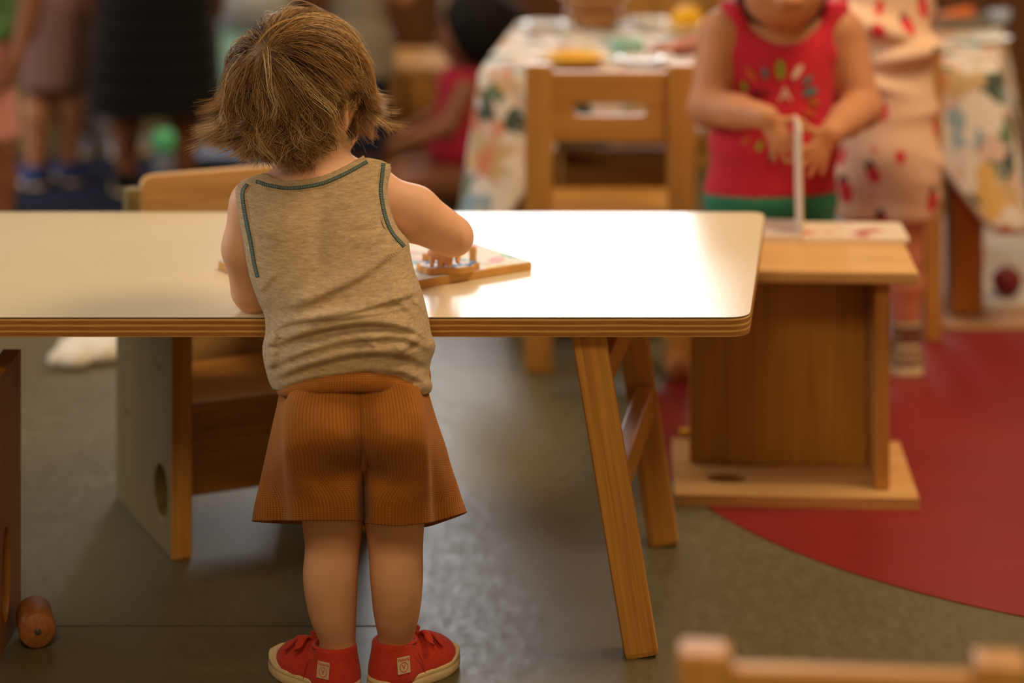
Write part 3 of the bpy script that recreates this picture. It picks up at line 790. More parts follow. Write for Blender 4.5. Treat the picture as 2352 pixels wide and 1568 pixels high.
def leg_tube(side):
    s = -1 if side == 'l' else 1
    xc = [826, 827, 829, 831, 834, 836, 837, 838]
    cor = [668, 656, 652, 652, 655, 659, 663, 667] if s < 0 else [960, 972, 978, 982, 985, 987, 988, 989]
    out = [642, 634, 624, 614, 604, 594, 585, 578] if s < 0 else [982, 994, 1008, 1024, 1036, 1050, 1061, 1073]
    dB = [2.897, 2.886, 2.876, 2.873, 2.885, 2.900, 2.910, 2.916]
    dF = [3.058, 3.062, 3.064, 3.066, 3.068, 3.070, 3.072, 3.074]
    nr, nc = 90, 96
    rings = []
    for r in range(nr):
        v = r / (nr - 1)
        y0 = 872 + v * (1200 - 872)
        c, k, o = (float(levels(q, y0)) for q in (xc, cor, out)); b, f = float(levels(dB, y0)), float(levels(dF, y0))
        flare = np.clip((y0 - 900) / 300, 0, 1)
        cl = np.clip((y0 - 1000) / 110, 0, 1)                         # legs separate below the seat
        inner = c + s * (-3 + 3.2 * cl)
        bulge = 0.010 * np.exp(-((y0 - 1010) / 60) ** 2)
        und = 0.026 * np.exp(-((y0 - 1090) / 38) ** 2)                # cloth falls in under the seat
        ctl = [(inner, b + 0.012 + 0.035 * cl), (inner + s * 0.10 * abs(k - c), b + 0.004 + und * 0.9), (c + s * 0.32 * abs(k - c), b - bulge + und * 0.65),
               (c + s * 0.62 * abs(k - c), b - bulge * 0.6 + und * 0.25), (c + s * 0.86 * abs(k - c), b + 0.004), (k, b + 0.016),
               (k + s * 0.12 * abs(o - k), b + 0.034 + 0.006 * flare), (k + s * 0.62 * abs(o - k), (b + f) / 2 - 0.026), (o, (b + f) / 2 + 0.004),
               (k + s * 0.4 * abs(o - k), f - 0.034), (k - s * 0.2 * abs(k - c), f - 0.006), (c + s * 0.35 * abs(k - c), f), (inner, f - 0.012), (inner, (b + f) / 2)]
        p = A_(ctl + ctl[:3], float); p = np.vstack([ctl[-1], p])
        q = spline(p, 400)
        seg = np.concatenate([[0], np.cumsum(np.linalg.norm(np.diff(q * [1, 1800], axis=0), axis=1))])
        # keep exactly one turn, starting at the inner back point
        i0 = int(np.argmin(np.hypot(q[:60, 0] - ctl[0][0], (q[:60, 1] - ctl[0][1]) * 1800)))
        i1 = 300 + int(np.argmin(np.hypot(q[300:, 0] - ctl[0][0], (q[300:, 1] - ctl[0][1]) * 1800)))
        t = np.linspace(seg[i0], seg[i1], nc, endpoint=False)
        x = np.interp(t, seg, q[:, 0]); d = np.interp(t, seg, q[:, 1])
        tau = np.linspace(0, 1, nc, endpoint=False)
        frontness = np.clip((d - (b + f) / 2) / ((f - b) / 2), -1, 1)
        hem = 8 * np.clip(frontness, 0, 1) + (-4 if s < 0 else 0)
        if s > 0: hem = hem + 8 * np.exp(-((x - 910) / 60) ** 2) - 24 * np.clip((x - 985) / 88, 0, 1) ** 1.2
        wst = -4 * np.cos((x - 826) / 160)                             # waist dips at the sides
        yy = y0 + v * hem * 1.0 + (1 - v) * ((x - 826) / 170) ** 2 * 22
        d = d - 0.0015 * np.sin(tau * 60 + v * 3) * flare
        rings.append((to_world(x, yy, d), tau))
    V = A_([r[0] for r in rings]); 
    V[0] = V[0] * 1.0
    per = 0.56
    UVc = np.stack([np.broadcast_to(rings[0][1] * per * 0.5, (nr, nc)), np.broadcast_to((np.arange(nr) / (nr - 1) * 0.175)[:, None], (nr, nc))], -1)
    i, j = np.meshgrid(np.arange(nr - 1), np.arange(nc), indexing='ij'); j2 = (j + 1) % nc
    q = np.stack([i * nc + j, i * nc + j2, (i + 1) * nc + j2, (i + 1) * nc + j], -1).reshape(-1, 4)
    if s > 0: q = q[:, ::-1]
    o = mesh('short_leg', V.reshape(-1, 3), q, WAF, shorts_p, uv=UVc.reshape(-1, 2))
    so = o.modifiers.new('cloth', 'SOLIDIFY'); so.thickness = 0.0018; so.offset = -1
    # stitched hem line
    return o
# waistband
nW = 80; rowsV = []; uvW = []
for k, (yy, ex) in enumerate(((842, -0.012), (852, -0.004), (864, 0.000), (876, 0.001), (886, 0.0), (891, -0.005))):
    a = np.linspace(0, 2 * np.pi, nW, endpoint=False); 
    hw, hd_ = 0.0945 + ex, 0.0925 + ex
    x = (812 - 1176) * 2.978 / F_PX + hw * np.sign(np.cos(a)) * np.abs(np.cos(a)) ** 0.85; d = 2.977 + hd_ * np.sign(np.sin(a)) * np.abs(np.sin(a)) ** 0.85
    z = CAM_H - (yy + 20 * np.cos(a) ** 2 + np.where(np.cos(a) < 0, 8, -2) * np.abs(np.cos(a)) - HORIZON) * (2.93 + 0.5 * (np.minimum(d, 2.93) - 2.93)) / F_PX
    rowsV.append(np.stack([x, d, z], -1)); uvW.append(np.stack([a * 0.085, np.full(nW, k * 0.006)], -1))
V = A_(rowsV); i, j = np.meshgrid(np.arange(5), np.arange(nW), indexing='ij'); j2 = (j + 1) % nW
q = np.stack([i * nW + j, (i + 1) * nW + j, (i + 1) * nW + j2, i * nW + j2], -1).reshape(-1, 4)
shorts_p = mesh('shorts', V.reshape(-1, 3), q, WAF, kid, uv=A_(uvW).reshape(-1, 2))
shorts_p['label'] = 'rust waffle knit shorts'
so = shorts_p.modifiers.new('cloth', 'SOLIDIFY'); so.thickness = 0.002; so.offset = -1
leg_tube('l'); leg_tube('r')
sl = spline([(828, 893), (832, 940), (836, 990), (838, 1040), (836, 1080)], 30)
sd = smooth_interp(sl[:, 1], LV, [2.897, 2.886, 2.876, 2.873, 2.885, 2.900, 2.910, 2.916])
V, Fc = tube(to_world(sl[:, 0], sl[:, 1], sd + 0.0085 + 0.012 * np.clip((sl[:, 1] - 1000) / 80, 0, 1)), 0.0035, 8); mesh('seat_seam', V, Fc, WAF, shorts_p)

# ---- shoes
CANVAS = plain('red_canvas', lin(202, 62, 46), 0.85, 0.15, 0.10, 300, 0.1, 0.15)
RUBBER = plain('cream_rubber', lin(226, 200, 152), 0.6, 0.3, 0.05, 60)
PATCH = plain('label_cream', lin(214, 182, 150), 0.7)
PRINT = plain('label_red', lin(196, 58, 46), 0.7)
def text_mesh(name, body_, size, mat, parent, M):
    cu = bpy.data.curves.new(name, 'FONT'); cu.body = body_; cu.size = size; cu.align_x = 'CENTER'; cu.align_y = 'CENTER'; cu.extrude = 0.00012; cu.offset = size * 0.012
    to = bpy.data.objects.new(name, cu); COL.objects.link(to)
    dg = bpy.context.evaluated_depsgraph_get(); me = bpy.data.meshes.new_from_object(to.evaluated_get(dg))
    bpy.data.objects.remove(to); bpy.data.curves.remove(cu)
    me.name = name
    o = link(name, me, mat, parent); o.matrix_local = M
    return o
def shoe(heel, toe, side):
    heel, toe = A_(heel, float), A_(toe, float); f = unit(toe - heel); ang = math.atan2(f[1], f[0])
    Lg = float(np.linalg.norm(toe - heel))
    S_ = Field((-0.02, -0.06, 0.004), (Lg + 0.02, 0.06, 0.09), 0.0016)
    S_.cap((0.033, 0, 0.020), (0.034, 0, 0.060), 0.0290, 0.0262, 0.006)
    S_.cap((0.035, 0, 0.020), (0.075, side * -0.002, 0.020), 0.0285, 0.0305, 0.012)
    S_.ell((0.095, side * -0.003, 0.016), (0.044, 0.0345, 0.029), 0.014)
    S_.cap((0.060, 0, 0.034), (0.098, side * -0.003, 0.020), 0.020, 0.022, 0.014)
    S_.plane((0, 0, 1), 0.0575); S_.plane((0.25, 0, 0.968), 0.0735)
    S_.ell((0.0385, 0, 0.075), (0.0265, 0.0222, 0.052), 0.002, 'sub')
    S_.plane((0, 0, -1), -0.010)
    V, Q = S_.nets()
    Rz = np.array([[math.cos(ang), -math.sin(ang), 0], [math.sin(ang), math.cos(ang), 0], [0, 0, 1]])
    tw = lambda v: np.asarray(v) @ Rz.T + A_([heel[0], heel[1], 0])
    up = fast_mesh('shoe', tw(V), Q, CANVAS, kid); up['label'] = 'red canvas shoe with cream rubber sole'
    # sole: outline swept up, a little proud of the canvas, finely ribbed; higher over the toe
    na = 220; a = np.linspace(0, 2 * np.pi, na, endpoint=False)
    cx = 0.5 * Lg; x = cx + (0.5 * Lg + 0.001) * np.sign(np.cos(a)) * np.abs(np.cos(a)) ** 0.78
    wdt = smooth_interp(x / Lg, [0, 0.2, 0.45, 0.7, 1.0], [0.0305, 0.0315, 0.0325, 0.0375, 0.0355])
    y = wdt * np.sign(np.sin(a)) * np.abs(np.sin(a)) ** 0.72 - side * 0.003 * np.clip((x / Lg - 0.3) / 0.5, 0, 1)
    toeh = 0.0075 * np.clip((x / Lg - 0.78) / 0.2, 0, 1)
    rows = []
    for z, sc_ in ((0.0, 0.955), (0.0025, 0.99), (0.006, 1.0), (0.0115, 1.0), (0.0122, 0.985), (0.013, 1.0), (0.0165, 0.99), (0.0180, 0.96), (0.0150, 0.90)):
        rib = 1 + (0.006 * np.sign(np.sin(a * 80)) if 0.002 < z < 0.012 else 0)
        k = sc_ * rib
        zz = z + toeh * (z > 0.0116) * 1.0
        rows.append(np.stack([cx + (x - cx) * k, y * k, zz], -1))
    V = A_(rows).reshape(-1, 3); nr = len(rows)
    i, j = np.meshgrid(np.arange(nr - 1), np.arange(na), indexing='ij'); j2 = (j + 1) % na
    q = np.stack([i * na + j, i * na + j2, (i + 1) * na + j2, (i + 1) * na + j], -1).reshape(-1, 4).tolist()
    q.append(tuple(range(na))[::-1])
    sole = mesh('sole', tw(V), q, RUBBER, up)
    # toe bumper
    tp = [(Lg * 0.5 + (Lg * 0.5 - 0.004) * math.cos(t), 0.0345 * math.sin(t) * 0.98 - side * 0.003, 0.0215 - 0.007 * (t / 1.15) ** 2) for t in np.linspace(-1.15, 1.15, 25)]
    V, Fc = tube(tw(tp), [0.0045] * 25, 8, 1.2); mesh('toe_bumper', V, Fc, RUBBER, up)
    # canvas rim and bow
    rim = [(0.0385 + 0.0272 * math.cos(t), 0.0236 * math.sin(t), 0.0572 - 0.004 * max(0, math.cos(t))) for t in np.linspace(0, 2 * math.pi, 40)]
    V, Fc = tube(tw(rim), 0.0022, 6); mesh('rim', V, Fc, CANVAS, up)
    for k, (dx, dy, dz) in enumerate(((-0.006, 0.030, 0.004), (0.018, 0.026, -0.004), (-0.004, -0.028, 0.003), (0.018, -0.022, -0.006))):
        b0 = A_([0.076, 0, 0.0500]); tip = b0 + A_([dx, dy, dz]); mid = (b0 + tip) / 2 + A_([0.002, 0, 0.0085])
        path = spline([b0, mid, tip, tip + A_([0.002, 0.003 * np.sign(dy), -0.006])], 14)
        V, Fc = tube(tw(path), np.interp(np.linspace(0, 1, 14), [0, 0.3, 0.8, 1], [0.0022, 0.0055, 0.0060, 0.0035]), 8, 0.35); mesh('bow', V, Fc, CANVAS, up)
    V, Fc = tube(tw(spline([(0.073, -0.006, 0.048), (0.076, 0, 0.0535), (0.079, 0.006, 0.048)], 9)), 0.0045, 8); mesh('bow_knot', V, Fc, CANVAS, up)
    for t in (0.000, 0.012):
        V, Fc = tube(tw([(0.085 + t, yy, 0.0445 - 0.45 * t - 22 * yy * yy) for yy in np.linspace(-0.016, 0.016, 9)]), 0.0018, 6); mesh('lace', V, Fc, CANVAS, up)
    # back stay seam
    V, Fc = tube(tw([(0.048 + 0.012 * math.sin(t * 1.6), side * (0.0296 + 0.001 * t), 0.014 + 0.032 * (1 - t)) for t in np.linspace(0, 1, 14)]), 0.0007, 5); mesh('stay_seam', V, Fc, CANVAS, up)
    # cream label with red print near the heel, on the outer side
    nl = unit(A_([-0.28, side * 0.95, 0.14])); zl = unit(A_([0, 0, 1]) - nl * nl[2]); xl_ = np.cross(zl, nl)
    pos = A_([0.024, side * 0.0288, 0.0362])
    Ml = np.eye(4); Ml[:3, 0], Ml[:3, 1], Ml[:3, 2], Ml[:3, 3] = xl_, zl, nl, pos
    Mw = np.eye(4); Mw[:3, :3] = Rz; Mw[:3, 3] = A_([heel[0], heel[1], 0]) - A_(kid.location)
    M = Mw @ Ml
    lab = box('heel_label', up, (0, 0, 0), (0.0178, 0.0200, 0.0012), PATCH, bev=0.0003); lab.matrix_local = Matrix(M.tolist())
    def off(dx, dy, dz): T = np.eye(4); T[:3, 3] = (dx, dy, dz); return Matrix((M @ T).tolist())
    text_mesh('label_word', 'Victoria', 0.0052, PRINT, up, off(0, 0.0068, 0.0007))
    text_mesh('label_letter', 'V', 0.0078, PRINT, up, off(0, -0.0022, 0.0007))
    ring = [(0.0056 * math.cos(t), 0.0056 * math.sin(t), 0) for t in np.linspace(0, 2 * math.pi, 32)]
    V, Fc = tube(ring, 0.00042, 5); me = bpy.data.meshes.new('label_ring'); me.from_pydata([tuple(p) for p in V], [], Fc)
    o = link('label_ring', me, PRINT, up); o.matrix_local = off(0, -0.0022, 0.0006)
shoe((-0.196, 2.992), (-0.302, 3.098), 1)
shoe((-0.172, 3.006), (-0.076, 3.110), -1)

# ---- hair: locks of fine strands flowing from the crown whorl, flicking out at the sides
def build_hair():
    rng = np.random.default_rng(11)
    RHm = A_(RH.to_matrix())
    RAD = A_([0.0815, 0.0905, 0.0890])
    face = RHm @ A_([0, 1, 0.0])
    w = unit(A_([-0.42, -0.62, 0.62]))
    def hairy(u):
        f = u @ face
        ok = ~((f > 0.50) & (u[:, 2] < 0.55)) & (u[:, 2] > -0.60)
        earz = (np.abs((u @ RHm)[:, 1] + 0.0) < 0.30) & (u[:, 2] < -0.10) & (u[:, 0] > 0.5)
        return ok & ~earz
    NL = 900
    u = rng.normal(size=(NL * 4, 3)); u /= np.linalg.norm(u, axis=1, keepdims=True)
    u = u[hairy(u)][:NL]; NL = len(u)
    th = np.arccos(np.clip(u[:, 2], -1, 1))
    Lk = np.clip((2.36 - th) * 0.105, 0.050, 0.215) * rng.uniform(0.62, 1.14, NL) * np.where(u[:, 0] > 0.45, 0.80, 1.0)
    K = 28
    p = u * RAD; path = np.empty((NL, K, 3)); path[:, 0] = p
    ph = rng.uniform(0, 6.28, NL); amp = rng.uniform(0.3, 1.0, NL); swirl = rng.normal(0, 0.35, NL); lay = rng.uniform(0.0, 1.0, NL) ** 1.2
    flick = rng.uniform(0.4, 1.3, NL); turn = rng.choice([-1, 1], NL, p=[0.62, 0.38])
    prev = None
    for k in range(1, K):
        t = k / (K - 1)
        q = p / RAD; r = np.linalg.norm(q, axis=1, keepdims=True); n = q / r
        nr = unit_rows(p / RAD ** 2)
        away = n - w; away = away - (away * nr).sum(1, keepdims=True) * nr
        away = unit_rows(away)
        down = A_([0, 0, -1.0]) - (nr * A_([0, 0, -1.0])).sum(1, keepdims=True) * nr
        hz = np.cross(nr, A_([0, 0, 1.0])); hz = unit_rows(hz)
        below = np.clip((0.12 - n[:, 2:3]) / 0.45, 0, 1)                    # 0 over the crown, 1 at ear level and lower
        d = away * (1 - 0.75 * below) + down * (0.35 + 0.5 * below)
        wave = np.sin(ph + t * 7.5)[:, None] * amp[:, None]
        d = d + hz * (1.15 * wave * (0.08 + t ** 1.3) + swirl[:, None] * 0.30) + (hz * (np.sin(ph + t * Lk * 118) * 1.45)[:, None] + nr * (np.cos(ph * 1.7 + t * Lk * 118) * 0.75)[:, None]) * below * min(1.0, t * 2.2)
        tipf = np.clip((t - 0.50) / 0.42, 0, 1) ** 1.2
        left = np.clip((-p[:, 0] - 0.035) / 0.04, 0, 1)[:, None]
        right = np.clip((p[:, 0] - 0.062) / 0.02, 0, 1)[:, None]
        outx = np.stack([np.sign(p[:, 0]), np.zeros(NL), np.zeros(NL)], 1)
        lowm = np.clip((0.012 - p[:, 2:3]) / 0.03, 0, 1)
        d = d + (outx * (2.6 * left + 0.9 * right) * lowm + nr * 0.75 * below + hz * turn[:, None] * 1.35 * (1 - left) * below) * tipf * flick[:, None]
        d[:, 2] += (tipf * 0.75 * flick * np.maximum(left[:, 0] * 0.5, right[:, 0])) * lowm[:, 0]
        d = unit_rows(d)
        if prev is not None: d = unit_rows(d * 0.55 + prev * 0.45)
        prev = d
        p = p + d * (Lk / (K - 1))[:, None]
        q = p / RAD; r = np.linalg.norm(q, axis=1)
        tgt = 1.0 + (0.055 + 0.085 * lay) * np.minimum(1, t * 4) + 0.05 * np.clip(-n[:, 2], 0, 1) * t
        hang = p[:, 2] < -0.052                                             # below the skull the hair hangs free of the neck
        rr = np.where(r < tgt, tgt, np.where(hang, r, np.minimum(r, tgt + 0.03 + 1.2 * tipf * np.maximum(left[:, 0], np.maximum(right[:, 0] * 0.42, 0.16)))))
        p = q / r[:, None] * rr[:, None] * RAD
        path[:, k] = p
    # hair parts around the right ear: cut those locks short where they meet it
    ear = er - HC
    de = np.linalg.norm((path - ear) * A_([1.0, 0.55, 0.85]), axis=2); hit = de < 0.029
    lowr = (path[:, :, 0] > 0.040) & (path[:, :, 2] < -0.068); hit |= lowr
    kk = np.where(hit.any(1), np.maximum(hit.argmax(1), 4), K - 1).astype(float)
    ti = np.linspace(0, 1, K)[None, :] * kk[:, None]; i0 = np.minimum(ti.astype(int), K - 2); fr = (ti - i0)[..., None]; rows_ = np.arange(NL)[:, None]
    path = path[rows_, i0] * (1 - fr) + path[rows_, i0 + 1] * fr
    KS = 15; ti = np.linspace(0, K - 1, KS); i0 = np.minimum(ti.astype(int), K - 2); fr = (ti - i0)[None, :, None]
    path = path[:, i0] * (1 - fr) + path[:, i0 + 1] * fr; K = KS
    # strands
    NS = 21
    tt_ = np.linspace(0, 1, K)
    off = rng.normal(size=(NL, NS, 3)) * 0.0058
    j1 = rng.normal(size=(NL, NS, 3)); ph2 = rng.uniform(0, 6.28, (NL, NS, 1))
    clump = (1 - 0.70 * tt_ ** 0.8)[None, None, :, None]
    st = path[:, None] + off[:, :, None, :] * clump + j1[:, :, None, :] * (0.0016 * np.sin(ph2 + 5 * tt_[None, None, :]) * tt_)[..., None]
    st = st + j1[:, :, None, ::-1] * (0.0032 * tt_[None, None, :, None] ** 3)
    st = st.reshape(-1, K, 3)
    # a few stray fly-away hairs
    nf = 420
    idx = rng.integers(0, NL, nf); fly = path[idx].copy()
    fd = unit_rows(fly[:, -1] / RAD) * rng.uniform(0.3, 1, (nf, 1)) + rng.normal(0, 0.5, (nf, 3))
    fly += fd[:, None, :] * (tt_ ** 2)[None, :, None] * rng.uniform(0.005, 0.020, (nf, 1, 1)) + rng.normal(0, 0.004, (nf, 1, 3))
    st = np.concatenate([st, fly])
    # keep strands out of the skull
    r = np.linalg.norm(st / RAD, axis=2, keepdims=True); st = np.where(r < 1.012, st / r * 1.012, st)
    M_ = len(st); st = st + HC
    T = np.gradient(st, axis=1); T /= np.linalg.norm(T, axis=2, keepdims=True) + 1e-9
    rad_dir = st - HC; x = np.cross(T, rad_dir); x /= np.linalg.norm(x, axis=2, keepdims=True) + 1e-9; y = np.cross(x, T)
    base_r = rng.uniform(0.00029, 0.00055, (M_, 1)); base_r[-nf:] *= 0.6
    rr = (base_r * np.interp(tt_, [0, 0.1, 0.7, 1.0], [0.8, 1, 0.85, 0.18])[None, :])[..., None]
    ring = [st + rr * (math.cos(a) * x + math.sin(a) * y) for a in (math.pi / 2, math.pi / 2 + 2.094, math.pi / 2 + 4.189)]
    V = np.stack(ring, 2)                                                   # M,K,3,3
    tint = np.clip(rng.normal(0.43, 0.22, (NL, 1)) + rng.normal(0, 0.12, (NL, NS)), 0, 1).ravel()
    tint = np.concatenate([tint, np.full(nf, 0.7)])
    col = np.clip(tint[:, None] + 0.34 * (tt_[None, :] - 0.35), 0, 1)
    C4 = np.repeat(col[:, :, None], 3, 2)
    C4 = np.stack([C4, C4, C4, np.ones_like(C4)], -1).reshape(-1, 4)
    b0 = (np.arange(M_) * K * 3)[:, None, None]; kk = (np.arange(K - 1) * 3)[None, :, None]; s0 = np.arange(3)[None, None, :]; s1 = (np.arange(3) + 1)[None, None, :] % 3
    Q = np.stack([b0 + kk + s0, b0 + kk + s1, b0 + kk + 3 + s1, b0 + kk + 3 + s0], -1).reshape(-1, 4)
    V = V.reshape(-1, 3)
    # close-fitting under-layer on the scalp
    n1, n2 = 48, 32
    a, c = np.meshgrid(np.linspace(0, 2 * np.pi, n1), np.linspace(0.02, 2.25, n2), indexing='ij')
    su = np.stack([np.cos(a) * np.sin(c), np.sin(a) * np.sin(c), np.cos(c)], -1)
    g = grid_faces(n1, n2, len(V)); ok = hairy(su.reshape(-1, 3) * 1.0)
    keep = ok[g - len(V)].all(1)
    V = np.vstack([V, su.reshape(-1, 3) * RAD * 1.02 + HC]); Q = np.vstack([Q, g[keep][:, ::-1]])
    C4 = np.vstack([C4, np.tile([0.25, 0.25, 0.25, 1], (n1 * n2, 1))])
    m, nt, b = new_mat('toddler_hair')
    at = nt.nodes.new('ShaderNodeAttribute'); at.attribute_name = 'tint'
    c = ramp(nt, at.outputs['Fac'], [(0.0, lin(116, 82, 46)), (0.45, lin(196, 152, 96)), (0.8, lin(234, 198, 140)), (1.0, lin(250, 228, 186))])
    nt.links.new(c, b.inputs['Base Color']); b.inputs['Roughness'].default_value = 0.42; b.inputs['Specular IOR Level'].default_value = 0.55
    tr = nt.nodes.new('ShaderNodeBsdfTranslucent'); nt.links.new(c, tr.inputs['Color'])
    mx = nt.nodes.new('ShaderNodeMixShader'); mx.inputs[0].default_value = 0.40
    nt.links.new(b.outputs[0], mx.inputs[1]); nt.links.new(tr.outputs[0], mx.inputs[2]); nt.links.new(mx.outputs[0], nt.nodes['Material Output'].inputs['Surface'])
    o = fast_mesh('hair', V, Q, m, kid, color=C4)
    o['label'] = 'tousled light brown wavy hair'; o['kind'] = 'stuff'
def unit_rows(v): return v / (np.linalg.norm(v, axis=1, keepdims=True) + 1e-9)
build_hair()

# ------------------------------------------------------------------ puzzle on the table
def puzzle_mat():
    m, nt, b = new_mat('puzzle_print')
    v = coords(nt)
    c = (0.86, 0.86, 0.84, 1)
    for sc_, off_, col, lo, hi in ((14, 0.0, lin(150, 190, 226), 0.56, 0.60), (13, 5.3, lin(240, 190, 206), 0.57, 0.61), (15, 9.1, lin(176, 222, 204), 0.58, 0.62), (18, 14.2, lin(236, 210, 150), 0.62, 0.65)):
        mp = nt.nodes.new('ShaderNodeMapping'); mp.inputs['Location'].default_value = (off_, off_ * 0.7, 0); nt.links.new(v, mp.inputs['Vector'])
        n = noise(nt, mp.outputs['Vector'], sc_, 2)
        c = mix(nt, ramp(nt, n, [(lo, (0, 0, 0, 1)), (hi, (1, 1, 1, 1))]), c, col)
    nt.links.new(c, b.inputs['Base Color']); b.inputs['Roughness'].default_value = 0.75; b.inputs['Specular IOR Level'].default_value = 0.2
    return m
PZ = puzzle_mat(); MDF = plain('beech_edge', lin(214, 160, 88), 0.55, 0.3, 0.08, 60)
nx, ny = A_((-0.2605, 3.138)), None
ex = unit((0.288, 0.202)); ang = math.atan2(ex[1], ex[0])
pz = empty('puzzle_board', (-0.2605, 3.138, TABLE_Z), 'wooden peg puzzle board with pastel print on white table', 'puzzle', rz=ang)
box('board', pz, (0.176, 0.1275, 0.0055), (0.352, 0.255, 0.011), MDF, bev=0.0015)
box('printed_sheet', pz, (0.176, 0.1275, 0.0113), (0.349, 0.252, 0.0006), PZ, bev=0)
inv = lambda X, Y: (A_([[math.cos(ang), math.sin(ang)], [-math.sin(ang), math.cos(ang)]]) @ A_([X + 0.2605, Y - 3.138])).tolist()
def knob(name, X, Y, lying, label):
    if lying:
        o = lathe(name, None, [(0.0001, -0.008), (0.0045, -0.008), (0.005, -0.006), (0.005, 0.006), (0.0045, 0.008), (0.0001, 0.008)], MDF, (X, Y, TABLE_Z + 0.0172), (0, math.pi / 2, 0.1), 20)
    else:
        o = lathe(name, None, [(0.0001, 0), (0.0052, 0), (0.0048, 0.008), (0.0056, 0.016), (0.0050, 0.021), (0.0001, 0.0225)], MDF, (X, Y, TABLE_Z + 0.0119), (0, 0, 0), 20)
    return tag(o, label, 'peg')
knob('puzzle_peg', -0.054, 3.335, False, 'upright wooden puzzle peg beside the toddler elbow')
knob('puzzle_peg', -0.116, 3.345, True, 'small wooden puzzle peg lying left of the toddler hand')
# loose puzzle piece under the fingers: cloud outline, printed top
t = np.linspace(0, 2 * math.pi, 60, endpoint=False)
rr = 1 + 0.07 * np.sin(5 * t + 0.6) + 0.05 * np.sin(8 * t)
cl = [(0.041 * a * math.cos(q), 0.027 * a * math.sin(q)) for a, q in zip(rr, t)]
pc = empty('puzzle_piece', (-0.088, 3.288, TABLE_Z + 0.0119), 'wavy wooden puzzle piece with blue and white print under toddler fingers', 'puzzle piece', rz=0.15)
prism('wooden_body', pc, cl, 0.0085, MDF, bev=0.001, seg=2)
def pmat():
    m, nt, b = new_mat('piece_print'); n = noise(nt, coords(nt), 42, 3)
    nt.links.new(ramp(nt, n, [(0.52, lin(232, 226, 236)), (0.57, lin(110, 150, 200)), (0.66, lin(84, 120, 176))]), b.inputs['Base Color']); b.inputs['Roughness'].default_value = 0.75; b.inputs['Specular IOR Level'].default_value = 0.2
    return m
prism('printed_sheet', pc, [(x * 0.93, y * 0.93) for x, y in cl], 0.0005, pmat(), (0, 0, 0.0086))

# ------------------------------------------------------------------ girl in the red tank top, reading behind the turned chair
RED = plain('raspberry_cotton', lin(206, 44, 62), 0.85, 0.15, 0.06, 60, 0.15)
GREENC = plain('green_cotton', lin(58, 128, 98), 0.85, 0.15, 0.06, 60, 0.1)
DARKHAIR = plain('dark_brown_hair', lin(58, 38, 24), 0.5, 0.5, 0.3, 120)
g = empty('person', (0.455, 4.19, 0), 'child in raspberry red tank top holding up a page of the book', 'person')
D = 4.19
G = Field((0.28, 3.92, 0.0), (0.66, 4.34, 0.98), 0.0042)
def torso(Fd, grow=0.0):
    Fd.ell(P(1795, 120, D), (0.098 + grow, 0.058 + grow, 0.07 + grow), 0.03)
    Fd.ell(P(1790, 220, D), (0.094 + grow, 0.064 + grow, 0.09 + grow), 0.03)
    Fd.ell(P(1778, 330, D - 0.004), (0.106 + grow, 0.074 + grow, 0.085 + grow), 0.03)
    Fd.ell(P(1770, 440, D), (0.108 + grow, 0.074 + grow, 0.07 + grow), 0.03)
torso(G)
G.cap(P(1668, 62, D), P(1925, 62, D), 0.034, 0.034, 0.02)
G.cap(P(1795, 90, D), P(1795, 10, D - 0.01), 0.040, 0.040, 0.02)
GH = A_(P(1796, -50, D - 0.03)); GR = Euler((math.radians(28), 0, math.pi))
gh = lambda x, y, z: GH + A_(GR.to_matrix() @ Vector((x, y, z)))
G.ell(GH, (0.078, 0.086, 0.086), 0.01, rot=GR)
G.ell(gh(0, 0.030, -0.042), (0.062, 0.058, 0.054), 0.02, rot=GR)
for s in (-1, 1):
    G.ell(gh(s * 0.038, 0.050, -0.042), (0.028, 0.027, 0.026), 0.015, rot=GR)
    G.ell(gh(s * 0.031, 0.090, 0.004), (0.013, 0.011, 0.009), 0.006, 'sub', rot=GR)
    G.ell(gh(s * 0.079, -0.004, -0.012), (0.008, 0.017, 0.026), 0.006, rot=GR)
G.ell(gh(0, 0.083, -0.074), (0.020, 0.015, 0.012), 0.012, rot=GR)
G.ell(gh(0, 0.094, -0.020), (0.011, 0.013, 0.011), 0.008, rot=GR)
# her right arm (left in view), left arm (right in view)
for a, e, w_, ra in ((P(1652, 85, D), P(1628, 245, D - 0.03), P(1762, 268, 4.03), 0.037), (P(1942, 85, D), P(1978, 248, D - 0.03), P(1908, 305, 4.03), 0.037)):
    G.cap(a, e, ra, 0.033, 0.02); G.ell(e, (0.034, 0.034, 0.034), 0.012); m_ = (e + w_) / 2
    G.cap(e, m_, 0.034, 0.029, 0.01); G.cap(m_, w_, 0.029, 0.020, 0.01)
add_hand(G, P(1765, 268, 4.03), (0.45, -0.15, -0.85), (-0.15, -1, 0.05), 1, 0.098, (0.14, 0.18, 0.22, 0.26), 0.24, 0.002, thumb_dir=(0.95, -0.15, 0.12))
add_hand(G, P(1908, 298, 4.03), (-0.50, -0.15, -0.80), (0.15, -1, 0.05), -1, 0.098, (0.14, 0.14, 0.16, 0.2), 0.26, 0.002, thumb_dir=(-0.9, -0.15, 0.42))
for s in (-1, 1):
    hx = 0.455 + s * 0.052
    G.cap((hx, D, 0.30), (hx, D - 0.004, 0.19), 0.052, 0.038, 0.015); G.cap((hx, D - 0.004, 0.19), (hx, D + 0.004, 0.13), 0.036, 0.036, 0.01); G.cap((hx, D + 0.004, 0.13), (hx, D, 0.045), 0.036, 0.025, 0.01)
    G.cap((hx, D + 0.008, 0.036), (hx + s * 0.01, D - 0.075, 0.028), 0.024, 0.020, 0.012)
G.plane((0, 0, -1), -0.006)
G.build('body', SKIN_SUN, g)
